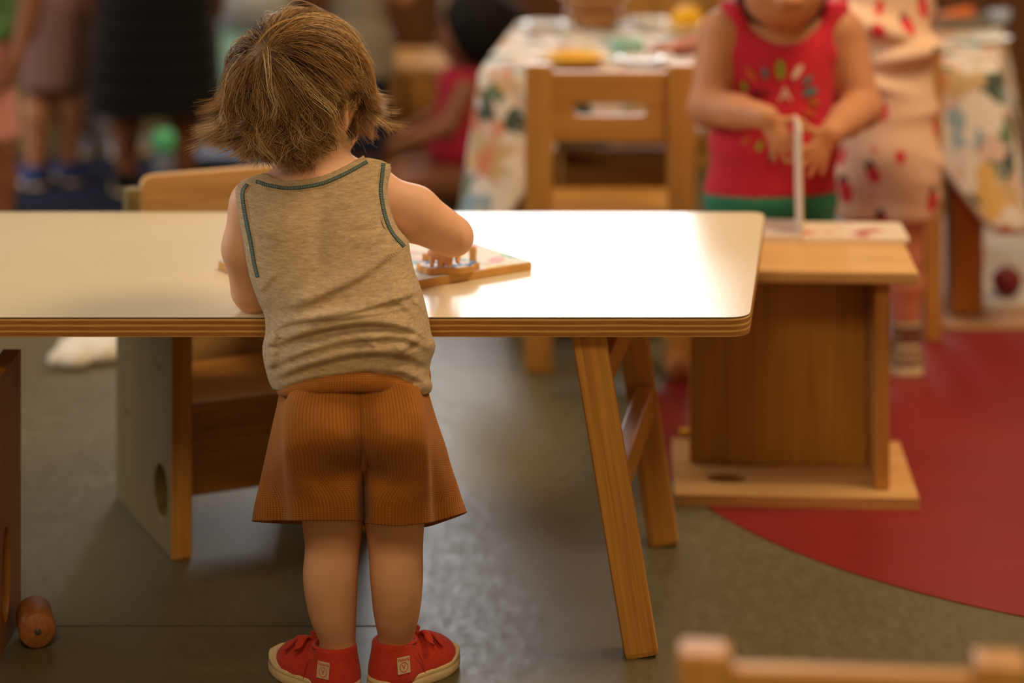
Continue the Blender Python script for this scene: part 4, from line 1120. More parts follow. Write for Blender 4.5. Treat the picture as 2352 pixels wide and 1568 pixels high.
# face
for s in (-1, 1):
    lathe('eye', g, [(0.0001, -0.009), (0.0064, -0.0064), (0.009, 0), (0.0064, 0.0064), (0.0001, 0.009)], plain('eye_white', lin(230, 226, 220), 0.3), tuple(gh(s * 0.031, 0.074, 0.002) - A_(g.location)), (0, 0, 0), 16)
mo = [gh(x, 0.0935 - x * x * 14, -0.050 + abs(x) * 0.1) for x in np.linspace(-0.018, 0.018, 9)]
V, Fc = tube(mo, [0.0012, 0.0034, 0.0042, 0.004, 0.0036, 0.004, 0.0042, 0.0034, 0.0012], 8); mesh('mouth', V, Fc, plain('lips_dark', lin(176, 74, 66), 0.5), g)
HF = Field(GH - 0.14, GH + 0.14, 0.006)
HF.ell(GH + A_((0, 0.006, 0.008)), (0.088, 0.096, 0.092), 0.01, rot=GR); HF.ell(GH + A_((0, 0.03, -0.05)), (0.075, 0.06, 0.05), 0.02)
HF.ell(gh(0, 0.10, -0.045), (0.066, 0.085, 0.062), 0.01, 'sub', rot=GR)
HF.build('hair', DARKHAIR, g)
# tank top
TS = Field((0.30, 4.05, 0.24), (0.62, 4.34, 0.74), 0.0042)
torso(TS, 0.0075)
for xx in (1700, 1905): TS.cap(P(xx, 100, D), P(xx + (2 if xx < 1800 else -2), 20, D), 0.040, 0.036, 0.02)
TS.ell(P(1800, 10, D - 0.03), (0.066, 0.085, 0.068), 0.012, 'sub'); TS.ell(P(1797, -20, D + 0.03), (0.062, 0.08, 0.05), 0.012, 'sub')
for xx, rr_ in ((1632, 0.040), (1972, 0.040)): TS.cap(P(xx, 90, D - 0.09), P(xx, 90, D + 0.09), rr_, rr_, 0.012, 'sub'); TS.cap(P(xx + (-8 if xx < 1800 else 8), 150, D - 0.09), P(xx + (-8 if xx < 1800 else 8), 150, D + 0.09), 0.036, 0.036, 0.012, 'sub')
TS.plane((0.05, -0.12, -1), -(float(P(1780, 448, D).z)) + 0.05 * 0.455 - 0.12 * D)
TS.plane((0, 0, 1), float(P(0, 2, D).z))
tank = TS.build('tank_top', RED, g); tank['label'] = 'raspberry red tank top with sunburst print'
# sunburst print: coloured dashes in a ring and letters, lying on the chest
def chest_y(x, z):
    i = int(round((x - TS.lo[0]) / TS.h)); k = int(round((z - TS.lo[2]) / TS.h))
    col_ = TS.F[min(max(i, 0), TS.n[0] - 1), :, min(max(k, 0), TS.n[2] - 1)]; j = int(np.argmax(col_ < 0))
    return TS.lo[1] + (j - 0.5) * TS.h
cols = {'g': plain('print_green', lin(140, 150, 40), 0.8), 'o': plain('print_orange', lin(216, 100, 50), 0.8), 't': plain('print_teal', lin(76, 124, 124), 0.8), 'w': plain('print_cream', lin(230, 196, 176), 0.8), 'y': plain('print_ochre', lin(180, 120, 30), 0.8)}
for x, y, l, w_, a, c in ((1713, 205, 26, 14, 25, 'g'), (1728, 175, 40, 16, 30, 'o'), (1760, 172, 26, 14, 10, 't'), (1795, 163, 46, 22, 0, 'g'), (1834, 168, 40, 15, -35, 'w'), (1858, 188, 28, 13, -55, 't'), (1864, 214, 38, 16, -75, 't'), (1872, 240, 26, 12, -88, 'y'), (1705, 228, 24, 10, 60, 't'), (1862, 262, 30, 12, -105, 'o'), (1745, 335, 26, 14, -25, 'g'), (1775, 352, 34, 18, 5, 't'), (1715, 325, 26, 12, -50, 'o'), (1840, 345, 34, 14, 30, 'y')):
    d = 4.105; n = 14; V = []
    th0 = math.radians(a); tx, tz = math.sin(th0), math.cos(th0)
    c0 = P(x, y, d)
    for q in np.linspace(0, 2 * math.pi, n, endpoint=False):
        lx_, lz = math.cos(q) * w_ / 2, math.sin(q) * l / 2; k = d / F_PX
        X_ = c0.x + (lx_ * tz - lz * -tx * -1) * k; Z_ = c0.z + (lz * tz + lx_ * tx * -1 * -1) * k
        V.append((X_, chest_y(X_, Z_) - 0.003, Z_))
    V = A_(V); V[:, 1] = V[:, 1].min() * 0.5 + V[:, 1] * 0.5; ctr = V.mean(0)
    V2 = np.vstack([V, V + A_((0, 0.005, 0))])
    mesh('print_dash', V2, [tuple(range(n))] + [(i, n + i, n + (i + 1) % n, (i + 1) % n) for i in range(n)], cols[c], tank, smooth=False)
for x, ch, m_ in ((1752, 'A', 'o'), (1806, 'A', 'w')):
    X_ = P(x, 222, 4.1); M = Matrix.Translation(Vector((X_.x - 0.455, chest_y(X_.x, X_.z) - 0.003 - 4.19, X_.z))) @ Euler((math.pi / 2, 0, 0)).to_matrix().to_4x4()
    mm = plain('print_dark', lin(120, 26, 40), 0.8) if m_ == 'o' else cols['w']
    text_mesh('print_letter', 'MA' if m_ == 'o' else 'A', 0.034 if m_ == 'w' else 0.024, mm, tank, M)
# shorts
SF = Field((0.30, 4.05, 0.12), (0.62, 4.34, 0.42), 0.006)
SF.ell(P(1770, 455, D), (0.117, 0.084, 0.075), 0.03)
for s in (-1, 1): SF.cap((0.455 + s * 0.05, D, 0.30), (0.455 + s * 0.058, D, 0.20), 0.062, 0.060, 0.02)
SF.plane((0, 0, -1), -0.185); SF.plane((0, 0, 1), float(P(0, 428, D).z))
SF.build('shorts', GREENC, g)
def simple_shoe(par, x, y, rz, L, mat, sole_mat):
    S_ = Field((-0.03, -0.05, 0.0), (L + 0.02, 0.05, 0.09), 0.004)
    S_.cap((0.028, 0, 0.024), (0.028, 0, 0.045), 0.027, 0.026, 0.006); S_.cap((0.03, 0, 0.022), (L - 0.035, 0, 0.018), 0.028, 0.029, 0.012); S_.plane((0, 0, 1), 0.062); S_.plane((0, 0, -1), -0.010)
    V, Q = S_.nets(); R = np.array([[math.cos(rz), -math.sin(rz), 0], [math.sin(rz), math.cos(rz), 0], [0, 0, 1]])
    tw = lambda v: np.asarray(v) @ R.T + A_([x, y, 0])
    o = fast_mesh('shoe', tw(V), Q, mat, par)
    a = np.linspace(0, 2 * np.pi, 40, endpoint=False); ring = lambda z, k: np.stack([L / 2 + (L / 2 + 0.002) * k * np.sign(np.cos(a)) * np.abs(np.cos(a)) ** 0.75, 0.0325 * k * np.sign(np.sin(a)) * np.abs(np.sin(a)) ** 0.75, np.full(40, z)], -1)
    V = np.vstack([ring(0, 0.96), ring(0.003, 1), ring(0.016, 1), ring(0.018, 0.95)])
    q = [(k * 40 + i, k * 40 + (i + 1) % 40, (k + 1) * 40 + (i + 1) % 40, (k + 1) * 40 + i) for k in range(3) for i in range(40)] + [tuple(range(40))[::-1], tuple(120 + i for i in range(40))]
    mesh('sole', tw(V), q, sole_mat, o)
    return o
for s in (-1, 1): simple_shoe(g, 0.455 + s * 0.053, D + 0.036, -math.pi / 2 + s * 0.12, 0.14, CANVAS, RUBBER)

# ------------------------------------------------------------------ board book on the turned chair
PAGE = plain('page_board', lin(236, 214, 190), 0.5, 0.3)
def page_mat():
    m, nt, b = new_mat('page_print'); n = noise(nt, coords(nt, (1.0, 1.6, 1)), 13, 3)
    nt.links.new(ramp(nt, n, [(0.56, lin(236, 216, 194)), (0.63, lin(206, 110, 90)), (0.72, lin(170, 70, 60))]), b.inputs['Base Color']); b.inputs['Roughness'].default_value = 0.45
    return m
PGP = page_mat()
bk = empty('board_book', (0.466, 3.955, 0.3632), 'open board book with one page upright on turned chair', 'book', rz=math.radians(-2))
rect = rounded([(0, -0.066), (0.176, -0.066), (0.176, 0.062), (0, 0.062)], 0.010, 5)
prism('right_pages', bk, rect, 0.006, PAGE); prism('right_print', bk, [(x * 0.98 + 0.001, y * 0.98) for x, y in rect], 0.0005, PGP, (0, 0, 0.0061))
rectl = [(-x * 0.9, y) for x, y in rect][::-1]
prism('left_pages', bk, rectl, 0.010, PAGE); prism('left_print', bk, [(x * 0.98 - 0.001, y * 0.98) for x, y in rectl], 0.0005, PGP, (0, 0, 0.0101))
up_ = prism('standing_page', bk, rounded([(0, -0.064), (0.178, -0.064), (0.178, 0.060), (0, 0.060)], 0.016, 6), 0.0035, PAGE, (0.006, 0, 0.008), (0, math.radians(-91), 0))
box('spine', bk, (0.0, -0.002, 0.006), (0.008, 0.127, 0.010), PAGE, bev=0.002)

# ------------------------------------------------------------------ child in strawberry print, reaching over the cloth table
def berry_mat():
    m, nt, b = new_mat('strawberry_print')
    v = coords(nt)
    def spots(off_, thr):
        mp = nt.nodes.new('ShaderNodeMapping'); mp.inputs['Location'].default_value = off_; mp.inputs['Scale'].default_value = (1, 1, 0.72); nt.links.new(v, mp.inputs['Vector'])
        vo = nt.nodes.new('ShaderNodeTexVoronoi'); vo.inputs['Scale'].default_value = 17.5; vo.inputs['Randomness'].default_value = 0.75; nt.links.new(mp.outputs['Vector'], vo.inputs['Vector'])
        return ramp(nt, vo.outputs['Distance'], [(thr - 0.02, (1, 1, 1, 1)), (thr + 0.03, (0, 0, 0, 1))])
    n = noise(nt, v, 9, 3)
    c = ramp(nt, n, [(0.3, lin(230, 186, 152)), (0.7, lin(240, 202, 172))])
    c = mix(nt, spots((0.006, 0, -0.012), 0.21), c, lin(70, 74, 60))
    c = mix(nt, spots((0, 0, 0), 0.27), c, lin(222, 62, 76))
    nt.links.new(c, b.inputs['Base Color']); b.inputs['Roughness'].default_value = 0.9; b.inputs['Specular IOR Level'].default_value = 0.1
    return m
BERRY = berry_mat()
SKP = plain('skin_rosy', lin(206, 128, 96), 0.55, 0.35)
s_ = empty('person', (0.70, 4.45, 0), 'child in pink strawberry print romper reaching over the patterned table', 'person')
E_ = Field((0.20, 4.28, 0.0), (0.88, 4.86, 1.0), 0.0045)
C = Field((0.50, 4.28, 0.18), (0.88, 4.72, 0.86), 0.005)
def strunk(Fd, gr=0.0):
    Fd.ell(P(2030, 10, 4.50), (0.078 + gr, 0.066 + gr, 0.10 + gr), 0.03); Fd.ell(P(2035, 130, 4.48), (0.080 + gr, 0.068 + gr, 0.09 + gr), 0.03)
    Fd.ell(P(2038, 240, 4.46), (0.082 + gr, 0.072 + gr, 0.08 + gr), 0.03); Fd.ell(P(2046, 345, 4.45), (0.080 + gr, 0.078 + gr, 0.075 + gr), 0.03)
strunk(E_); strunk(C, 0.008)
for xx, dd in ((1985, 4.47), (2078, 4.44)):
    E_.cap(P(xx, 420, dd), P(xx, 590, dd - 0.005), 0.046, 0.031, 0.02); E_.cap(P(xx, 590, dd - 0.005), P(xx + 2, 650, dd), 0.031, 0.032, 0.01); E_.cap(P(xx + 2, 650, dd), P(xx + 2, 800, dd), 0.032, 0.022, 0.01)
    E_.cap((P(xx, 0, dd).x, dd, 0.034), (P(xx, 0, dd).x - 0.02, dd + 0.06, 0.028), 0.022, 0.018, 0.01)
    C.cap(P(xx, 410, dd), P(xx, 470, dd), 0.066, 0.058, 0.025)
for cx_, yy, a_, tl in ((2010, 60, .000, .3), (2060, 120, .001, -.2), (2020, 190, .001, .25), (2050, 255, .000, -.1), (2075, 330, .002, .5), (2060, 420, .000, .3)):     # gathered cloth
    C.ell(P(cx_, yy, 4.46), (0.086 + a_, 0.080 + a_, 0.030), 0.010, rot=Euler((0, tl, 0)))
C.plane((0, 0, -1), -float(P(0, 500, 4.45).z))
E_.cap(P(1985, -40, 4.51), P(1800, 60, 4.62), 0.034, 0.028, 0.015); E_.cap(P(1800, 60, 4.62), P(1560, 112, 4.80 - 0.03), 0.028, 0.018, 0.01)
C.cap(P(1990, -40, 4.51), P(1905, 10, 4.56), 0.044, 0.042, 0.02)
E_.cap(P(2085, -40, 4.51), P(2110, 60, 4.60), 0.034, 0.030, 0.015); C.cap(P(2080, -40, 4.51), P(2098, 20, 4.55), 0.044, 0.042, 0.02)
E_.cap(P(2030, -60, 4.51), P(2028, -130, 4.53), 0.036, 0.036, 0.02)
SH = A_(P(2025, -215, 4.56)); SR = Euler((math.radians(-18), 0, math.radians(28)))
sh_ = lambda x, y, z: SH + A_(SR.to_matrix() @ Vector((x, y, z)))
E_.ell(SH, (0.078, 0.087, 0.088), 0.01, rot=SR); E_.ell(sh_(0, 0.03, -0.042), (0.06, 0.058, 0.05), 0.02, rot=SR); E_.ell(sh_(0, 0.094, -0.02), (0.011, 0.012, 0.011), 0.008, rot=SR)
add_hand(E_, P(1570, 108, 4.762), (-0.85, 0.30, -0.05), (0, 0.1, 1), 1, 0.085, (0.25, 0.3, 0.3, 0.35), 0.1)
E_.plane((0, 0, -1), -0.008)
E_.build('body', SKP, s_); C.build('romper', BERRY, s_)
HF = Field(SH - 0.13, SH + 0.13, 0.007); HF.ell(SH + A_((0, -0.005, 0.01)), (0.088, 0.094, 0.094), 0.01, rot=SR); HF.ell(sh_(0, 0.105, -0.04), (0.066, 0.085, 0.065), 0.01, 'sub', rot=SR); HF.build('hair', DARKHAIR, s_)
SHOEB = plain('striped_beige_knit', lin(188, 156, 122), 0.9, 0.1)
def stripe_mat():
    m, nt, b = new_mat('striped_knit'); sep = nt.nodes.new('ShaderNodeSeparateXYZ'); nt.links.new(coords(nt), sep.inputs[0])
    w_ = math_n(nt, 'SINE', math_n(nt, 'MULTIPLY', sep.outputs[2], 2 * math.pi / 0.013))
    nt.links.new(ramp(nt, w_, [(0.35, lin(140, 112, 82)), (0.65, lin(190, 160, 126))]), b.inputs['Base Color']); b.inputs['Roughness'].default_value = 0.9
    return m
STR = stripe_mat()
for xx, dd in ((1985, 4.47), (2081, 4.44)):
    x0 = P(xx, 0, dd).x
    o = simple_shoe(s_, x0 + 0.010, dd - 0.034, math.pi / 2 + 0.35, 0.13, STR, RUBBER)
    lathe('sock', s_, [(0.0225, 0.03), (0.027, 0.035), (0.0265, 0.085), (0.029, 0.088), (0.029, 0.098), (0.024, 0.099)], STR, (x0 - 0.70, dd - 4.45, 0), n=24)

# ------------------------------------------------------------------ long table with the patterned cloth
def cloth_mat():
    m, nt, b = new_mat('leaf_print_cloth')
    v = coords(nt, (17, 17, 13), rot=(0.3, 0.5, 0.6))
    n = nt.nodes.new('ShaderNodeTexNoise'); n.inputs['Scale'].default_value = 2.2; nt.links.new(v, n.inputs['Vector'])
    add = nt.nodes.new('ShaderNodeVectorMath'); add.operation = 'MULTIPLY_ADD'; add.inputs[1].default_value = (0.8, 0.8, 0.8); nt.links.new(n.outputs['Color'], add.inputs[0]); nt.links.new(v, add.inputs[2])
    vo = nt.nodes.new('ShaderNodeTexVoronoi'); vo.inputs['Scale'].default_value = 1.7; nt.links.new(add.outputs[0], vo.inputs['Vector'])
    r = nt.nodes.new('ShaderNodeSeparateColor'); nt.links.new(vo.outputs['Color'], r.inputs[0])
    cr = nt.nodes.new('ShaderNodeValToRGB'); cr.color_ramp.interpolation = 'CONSTANT'
    cs = [(0, lin(232, 222, 212)), (0.32, lin(206, 176, 130)), (0.44, lin(110, 130, 108)), (0.53, lin(226, 214, 206)), (0.66, lin(216, 138, 106)), (0.75, lin(150, 176, 190)), (0.82, lin(222, 190, 178)), (0.90, lin(78, 88, 76)), (0.95, lin(224, 182, 110))]
    el = cr.color_ramp.elements
    while len(el) < len(cs): el.new(0.5)
    for e_, (p_, c_) in zip(el, cs): e_.position = p_; e_.color = c_
    nt.links.new(r.outputs[0], cr.inputs['Fac'])
    nt.links.new(cr.outputs['Color'], b.inputs['Base Color']); b.inputs['Roughness'].default_value = 0.75; b.inputs['Specular IOR Level'].default_value = 0.3
    return m
CZ = 0.510
ctr = A_([0.50, 5.10])
quad = [A_(q) for q in ((-0.058, 4.760), (0.955, 4.760), (1.10, 5.46), (0.015, 5.445))]
tb = empty('play_table', (ctr[0], ctr[1], 0), 'long wooden table under the patterned cloth', 'table')
prism('table_top', tb, [tuple(q - ctr) for q in quad], 0.022, WOOD['x'], (0, 0, CZ - 0.026))
for q in quad:
    v = ctr + (q - ctr) * 0.86
    if abs(q[0] - 0.955) < 0.01: v = A_([0.905, 4.835])
    if abs(q[0] + 0.058) < 0.01: v = A_([0.012, 4.85])
    zb_ = 0.0148 if v[0] > 0.8 else 0.0
    box('leg', tb, (v[0] - ctr[0], v[1] - ctr[1], (CZ - 0.027 + zb_) / 2), (0.066, 0.066, CZ - 0.027 - zb_), wood('table_leg_brown', lin(176, 108, 36), lin(196, 128, 50), 'z'), bev=0.006)
def cloth():
    per = []
    for i in range(4):
        a, b_ = quad[i], quad[(i + 1) % 4]
        for t in np.linspace(0, 1, 60, endpoint=False): per.append((a + (b_ - a) * t, t if t < 0.5 else 1 - t))
    pts = A_([p for p, _ in per]); cd = A_([c for _, c in per]); n = len(pts)
    nrm = pts - ctr; nrm /= np.abs(nrm).max(0); 
    d = unit_rows(np.stack([np.roll(pts, -1, 0)[:, 1] - np.roll(pts, 1, 0)[:, 1], -(np.roll(pts, -1, 0)[:, 0] - np.roll(pts, 1, 0)[:, 0])], 1))
    s = np.arange(n)
    corner = np.exp(-(cd / 0.11) ** 2)
    drop = 0.125 + 0.19 * corner
    rows = [np.column_stack([pts * 1.0, np.full(n, CZ + 0.002)])]
    for v in np.linspace(0.04, 1, 14):
        wav = (0.010 * np.sin(s * 0.55) + 0.008 * np.sin(s * 0.23 + 1)) * v + 0.055 * corner * v + 0.006
        q = pts + d * wav[:, None]
        rows.append(np.column_stack([q, CZ + 0.002 - drop * v]))
    V = np.vstack(rows); nr = len(rows)
    q = [(k * n + i, k * n + (i + 1) % n, (k + 1) * n + (i + 1) % n, (k + 1) * n + i) for k in range(nr - 1) for i in range(n)]
    q = [f[::-1] for f in q] + [tuple(range(n))]
    o = mesh('tablecloth', V, q, cloth_mat(), None, base=(ctr[0], ctr[1], 0))
    so = o.modifiers.new('cloth', 'SOLIDIFY'); so.thickness = 0.002; so.offset = 0
    tag(o, 'patterned tablecloth of leaves and blots draped over long table', 'tablecloth')
cloth()
TZ = CZ + 0.0035
def on_table(px, py): # point of the cloth top under a pixel
    d = F_PX * (CAM_H - TZ) / (py - HORIZON); return (px - 1176) * d / F_PX, d
# stack of wooden bowls
BOWL = wood('bowl_wood', lin(176, 118, 68), lin(206, 150, 96), 'x', 0.45); RIM = plain('bowl_pale_rim', lin(222, 190, 160), 0.4)
x, y = on_table(1365, 62)
def bowl(name, r, h, z, label, mat):
    pr = [(0.0001, 0), (r * 0.62, 0), (r * 0.80, h * 0.35), (r * 0.95, h * 0.8), (r, h), (r - 0.005, h), (r * 0.88, h * 0.75), (r * 0.70, h * 0.35), (r * 0.4, 0.010), (0.0001, 0.008)]
    o = lathe(name, None, pr, mat, (x, y, z), n=48)
    tag(o, label, 'bowl', 'stacked bowls'); return o
bowl('wooden_bowl', 0.068, 0.034, TZ, 'lowest brown bowl of the stack on patterned table', BOWL)
bowl('wooden_bowl', 0.076, 0.034, TZ + 0.035, 'middle brown bowl of the stack on patterned table', BOWL)
bowl('wooden_bowl', 0.086, 0.030, TZ + 0.070, 'topmost pale rimmed bowl of the stack on patterned table', RIM)
CER = plain('white_ceramic', lin(238, 234, 228), 0.25, 0.5)
def plate(px, py, r, mat, label, name='plate', h=0.014):
    X_, Y_ = on_table(px, py)
    o = lathe(name, None, [(0.0001, 0), (r * 0.6, 0), (r * 0.8, h * 0.4), (r, h), (r - 0.003, h), (r * 0.75, h * 0.5), (0.0001, h * 0.3)], mat, (X_, Y_, TZ), n=40)
    return tag(o, label, name), X_, Y_
LEM = plain('lemon_yellow', lin(238, 180, 30), 0.5, 0.35, 0.06, 80, bumpy=0.1)
o, X_, Y_ = plate(1572, 78, 0.052, plain('cream_dish', lin(232, 206, 160), 0.4), 'cream dish holding the toy lemon', 'dish', 0.022)
lm = lathe('toy_lemon', None, [(0.0001, -0.036), (0.006, -0.034), (0.018, -0.025), (0.027, -0.008), (0.027, 0.008), (0.018, 0.025), (0.006, 0.034), (0.0001, 0.036)], LEM, (X_ + 0.004, Y_ - 0.01, TZ + 0.036), (0, math.radians(84), 0.15), 32)
tag(lm, 'yellow toy lemon in the cream dish', 'lemon')
o, X_, Y_ = plate(1320, 152, 0.066, LEM, 'shallow yellow dish at near edge of patterned table', 'dish', 0.024)
plate(1250, 66, 0.05, CER, 'white plate left of the stacked bowls', 'plate')
o, X_, Y_ = plate(1490, 62, 0.044, CER, 'white plate between stacked bowls and lemon dish', 'plate', 0.018)
X_, Y_ = on_table(1440, 122)
tag(lathe('cup', None, [(0.0001, 0), (0.030, 0), (0.034, 0.006), (0.038, 0.028), (0.035, 0.028), (0.031, 0.008), (0.0001, 0.006)], plain('mint_enamel', lin(142, 186, 164), 0.35, 0.5), (X_, Y_, TZ), n=36), 'mint green cup under the reaching hand', 'cup')
plate(1470, 146, 0.05, CER, 'white plate nearest the slotted chair back', 'plate', 0.012)
# right end of the table: grey tray with an orange toy carrot, small white dish
X_, Y_ = on_table(2185, 62)
tr = empty('baking_tray', (X_, Y_, TZ), 'grey metal tray on right end of patterned table', 'tray', rz=-0.05)
GREY = plain('grey_metal', lin(120, 112, 96), 0.35, 0.5)
box('tray_base', tr, (0, 0, 0.004), (0.16, 0.11, 0.008), GREY)
for sx, sy, cx_, cy_ in ((0.16, 0.006, 0, -0.052), (0.16, 0.006, 0, 0.052), (0.006, 0.097, -0.077, 0), (0.006, 0.097, 0.077, 0)): box('tray_rim', tr, (cx_, cy_, 0.018), (sx, sy, 0.020), GREY, bev=0.002)
tag(lathe('toy_carrot', None, [(0.0001, -0.045), (0.006, -0.043), (0.013, -0.01), (0.017, 0.03), (0.012, 0.038), (0.0001, 0.04)], plain('carrot_orange', lin(226, 110, 40), 0.5), (X_ + 0.012, Y_, TZ + 0.0258), (0, math.radians(84), 0.1), 24), 'orange toy carrot lying in the grey tray', 'carrot')
tag(lathe('cup', None, [(0.0001, 0), (0.018, 0), (0.024, 0.035), (0.022, 0.035), (0.016, 0.004), (0.0001, 0.004)], plain('pale_blue_enamel', lin(170, 180, 200), 0.35, 0.5), (X_ + 0.110, Y_ + 0.015, TZ), n=28), 'pale blue cup beside the grey tray', 'cup')
plate(2275, 100, 0.045, CER, 'white plate at right end of patterned table', 'plate')

# ------------------------------------------------------------------ children and things further back
def cot(name, c): return plain(name, c, 0.88, 0.12, 0.06, 40, 0.1)
def child(label, X, Y, yaw, H, skin, hair_mat, clothes, shoe_mat, stance=0.055, arms=None):
    """standing child of height H facing yaw (0 = away from camera); clothes: list of (name, mat, z_top, z_bottom, grow_top, grow_bottom, legs)"""
    r = empty('person', (X, Y, 0), label, 'person')
    ca, sa = math.cos(yaw), math.sin(yaw)
    w = lambda x, y, z: A_((X + ca * x - sa * y, Y + sa * x + ca * y, z))
    Rm = Euler((0, 0, yaw))
    Fd = Field((X - 0.30, Y - 0.30, 0.0), (X + 0.30, Y + 0.30, H + 0.03), 0.008)
    k = H / 0.95
    def trunk(f, g_=0.0):
        f.ell(w(0, 0, 0.70 * H), (0.085 * k + g_, 0.058 * k + g_, 0.08 * k), 0.03, rot=Rm); f.ell(w(0, 0, 0.58 * H), (0.080 * k + g_, 0.062 * k + g_, 0.09 * k), 0.03, rot=Rm); f.ell(w(0, 0, 0.46 * H), (0.088 * k + g_, 0.068 * k + g_, 0.075 * k), 0.03, rot=Rm)
    trunk(Fd)
    Fd.cap(w(-0.09 * k, 0, 0.765 * H), w(0.09 * k, 0, 0.765 * H), 0.032 * k, 0.032 * k, 0.02); Fd.cap(w(0, 0, 0.77 * H), w(0, 0.005, 0.84 * H), 0.036 * k, 0.035 * k, 0.02)
    hc = w(0, 0.008, 0.90 * H)
    Fd.ell(hc, (0.074 * k, 0.084 * k, 0.092 * k), 0.01, rot=Rm); Fd.ell(w(0, 0.03 * k, 0.862 * H), (0.056 * k, 0.054 * k, 0.045 * k), 0.015, rot=Rm); Fd.ell(w(0, 0.092 * k, 0.885 * H), (0.011, 0.013, 0.012), 0.008, rot=Rm)
    for s in (-1, 1):
        Fd.ell(w(s * 0.076 * k, 0, 0.89 * H), (0.008, 0.016, 0.024), 0.006, rot=Rm)
        hx = s * stance
        Fd.cap(w(s * 0.045 * k, 0, 0.44 * H), w(hx, 0.006, 0.255 * H), 0.052 * k, 0.036 * k, 0.015); Fd.cap(w(hx, 0.006, 0.255 * H), w(hx, -0.004, 0.19 * H), 0.034 * k, 0.036 * k, 0.01); Fd.cap(w(hx, -0.004, 0.19 * H), w(hx, 0, 0.05 * H), 0.036 * k, 0.023 * k, 0.01)
        Fd.cap(w(hx, -0.006, 0.034), w(hx + s * 0.01, 0.07 * k, 0.028), 0.023, 0.019, 0.012)
        sh0 = w(s * 0.115 * k, 0, 0.755 * H)
        e0, w0 = (w(s * 0.15 * k, -0.01, 0.60 * H), w(s * 0.145 * k, 0.05, 0.47 * H)) if arms is None else [w(s * q[0] * k, q[1] * k, q[2] * H) for q in arms]
        Fd.cap(sh0, e0, 0.030 * k, 0.026 * k, 0.012); Fd.cap(e0, w0, 0.026 * k, 0.017 * k, 0.01)
        add_hand(Fd, w0, w0 - e0, (s * ca, s * sa, 0.2), s, 0.10 * k, k=0.004)
    Fd.plane((0, 0, -1), -0.008)
    Fd.build('body', skin, r)
    for nm, mat, zt, zb, g0, g1, legs in clothes:
        cf = Field((X - 0.30, Y - 0.30, zb * H - 0.02), (X + 0.30, Y + 0.30, zt * H + 0.04), 0.008)
        if legs:
            cf.ell(w(0, 0, 0.45 * H), (0.094 * k, 0.075 * k, 0.07 * k), 0.03, rot=Rm)
            for s in (-1, 1): cf.cap(w(s * 0.047 * k, 0, 0.44 * H), w(s * stance, 0, zb * H - 0.02), 0.058 * k + g0, 0.040 * k + g1, 0.015)
        else:
            trunk(cf, 0.010)
            if zt > 0.74:
                for s in (-1, 1): cf.cap(w(s * 0.03 * k, 0, 0.755 * H), w(s * 0.118 * k, 0, 0.745 * H), 0.042 * k, 0.040 * k, 0.02)
                cf.ell(w(0, 0.01, 0.83 * H), (0.05 * k, 0.06 * k, 0.055 * k), 0.01, 'sub', rot=Rm)
            n_ = 7
            for i in range(n_):
                t = i / (n_ - 1); z = (0.50 - (0.50 - zb) * t) * H
                cf.ell(w(0, 0, z), (0.10 * k + g0 + (g1 - g0) * t, 0.08 * k + g0 + (g1 - g0) * t, 0.05), 0.03, rot=Rm)
        cf.plane((0, 0, -1), -zb * H); cf.plane((0, 0, 1), zt * H)
        cf.build(nm, mat, r)
    hf = Field(hc - 0.15, hc + 0.15, 0.009)
    hf.ell(hc + A_((0, 0, 0.008)), (0.083 * k, 0.093 * k, 0.099 * k), 0.01, rot=Rm); hf.ell(w(0, -0.03 * k, 0.86 * H), (0.075 * k, 0.06 * k, 0.06 * k), 0.02, rot=Rm)
    hf.ell(w(0, 0.11 * k, 0.865 * H), (0.062 * k, 0.085 * k, 0.062 * k), 0.01, 'sub', rot=Rm)
    hf.build('hair', hair_mat, r)
    for s in (-1, 1):
        q = w(s * stance, -0.036, 0); simple_shoe(r, q[0], q[1], yaw + math.pi / 2 - s * 0.1, 0.15 * k, shoe_mat, RUBBER)
    return r
BLACK = cot('black_cotton', lin(24, 22, 22)); NAVY = cot('navy_cotton', lin(40, 44, 66)); MAUVE = cot('mauve_cotton', lin(150, 112, 108)); GREYC = cot('grey_trousers', lin(104, 94, 88))
PINKC = cot('pink_cotton', lin(222, 150, 140)); LEAF = cot('leaf_green_cotton', lin(96, 134, 78)); GREYS = cot('grey_marl', lin(150, 138, 120))
BLUESH = plain('blue_shoe', lin(44, 66, 120), 0.6); BLACKH = plain('black_hair', lin(20, 15, 12), 0.75, 0.2)
def at(px, d): return (px - 1176) * d / F_PX
child('child in pink skirt at left edge of picture', at(-82, 5.35), 5.35, 2.9, 0.98, SKIN_BROWN, DARKHAIR, [('skirt', PINKC, 0.56, 0.275, 0.000, 0.022, False), ('shirt', LEAF, 0.80, 0.50, 0.0, 0.0, False)], BLUESH, 0.085)
child('child in leaf green dress behind the pink skirt', at(-62, 5.72), 5.72, 0.4, 1.02, SKIN_BROWN, DARKHAIR, [('dress', LEAF, 0.80, 0.20, 0.0, 0.012, False)], BLUESH, 0.045)
child('child in mauve dress with bare legs, left background', at(122, 6.15), 6.15, 0.5, 1.0, SKIN_SUN, DARKHAIR, [('dress', MAUVE, 0.80, 0.255, 0.0, 0.005, False)], BLUESH, 0.045)
child('child in grey trousers between mauve dress and black dress', at(238, 6.55), 6.55, -0.3, 1.05, SKIN_BROWN, BLACKH, [('trousers', GREYC, 0.50, 0.07, 0.006, 0.012, True), ('shirt', MAUVE, 0.80, 0.46, 0.0, 0.0, False)], plain('white_trainer', lin(170, 170, 180), 0.6), 0.05)
child('child in wide black dress with bare brown legs', at(358, 6.05), 6.05, 0.1, 1.06, SKIN_BROWN, BLACKH, [('dress', BLACK, 0.80, 0.20, 0.03, 0.064, False)], BLACK, 0.072)
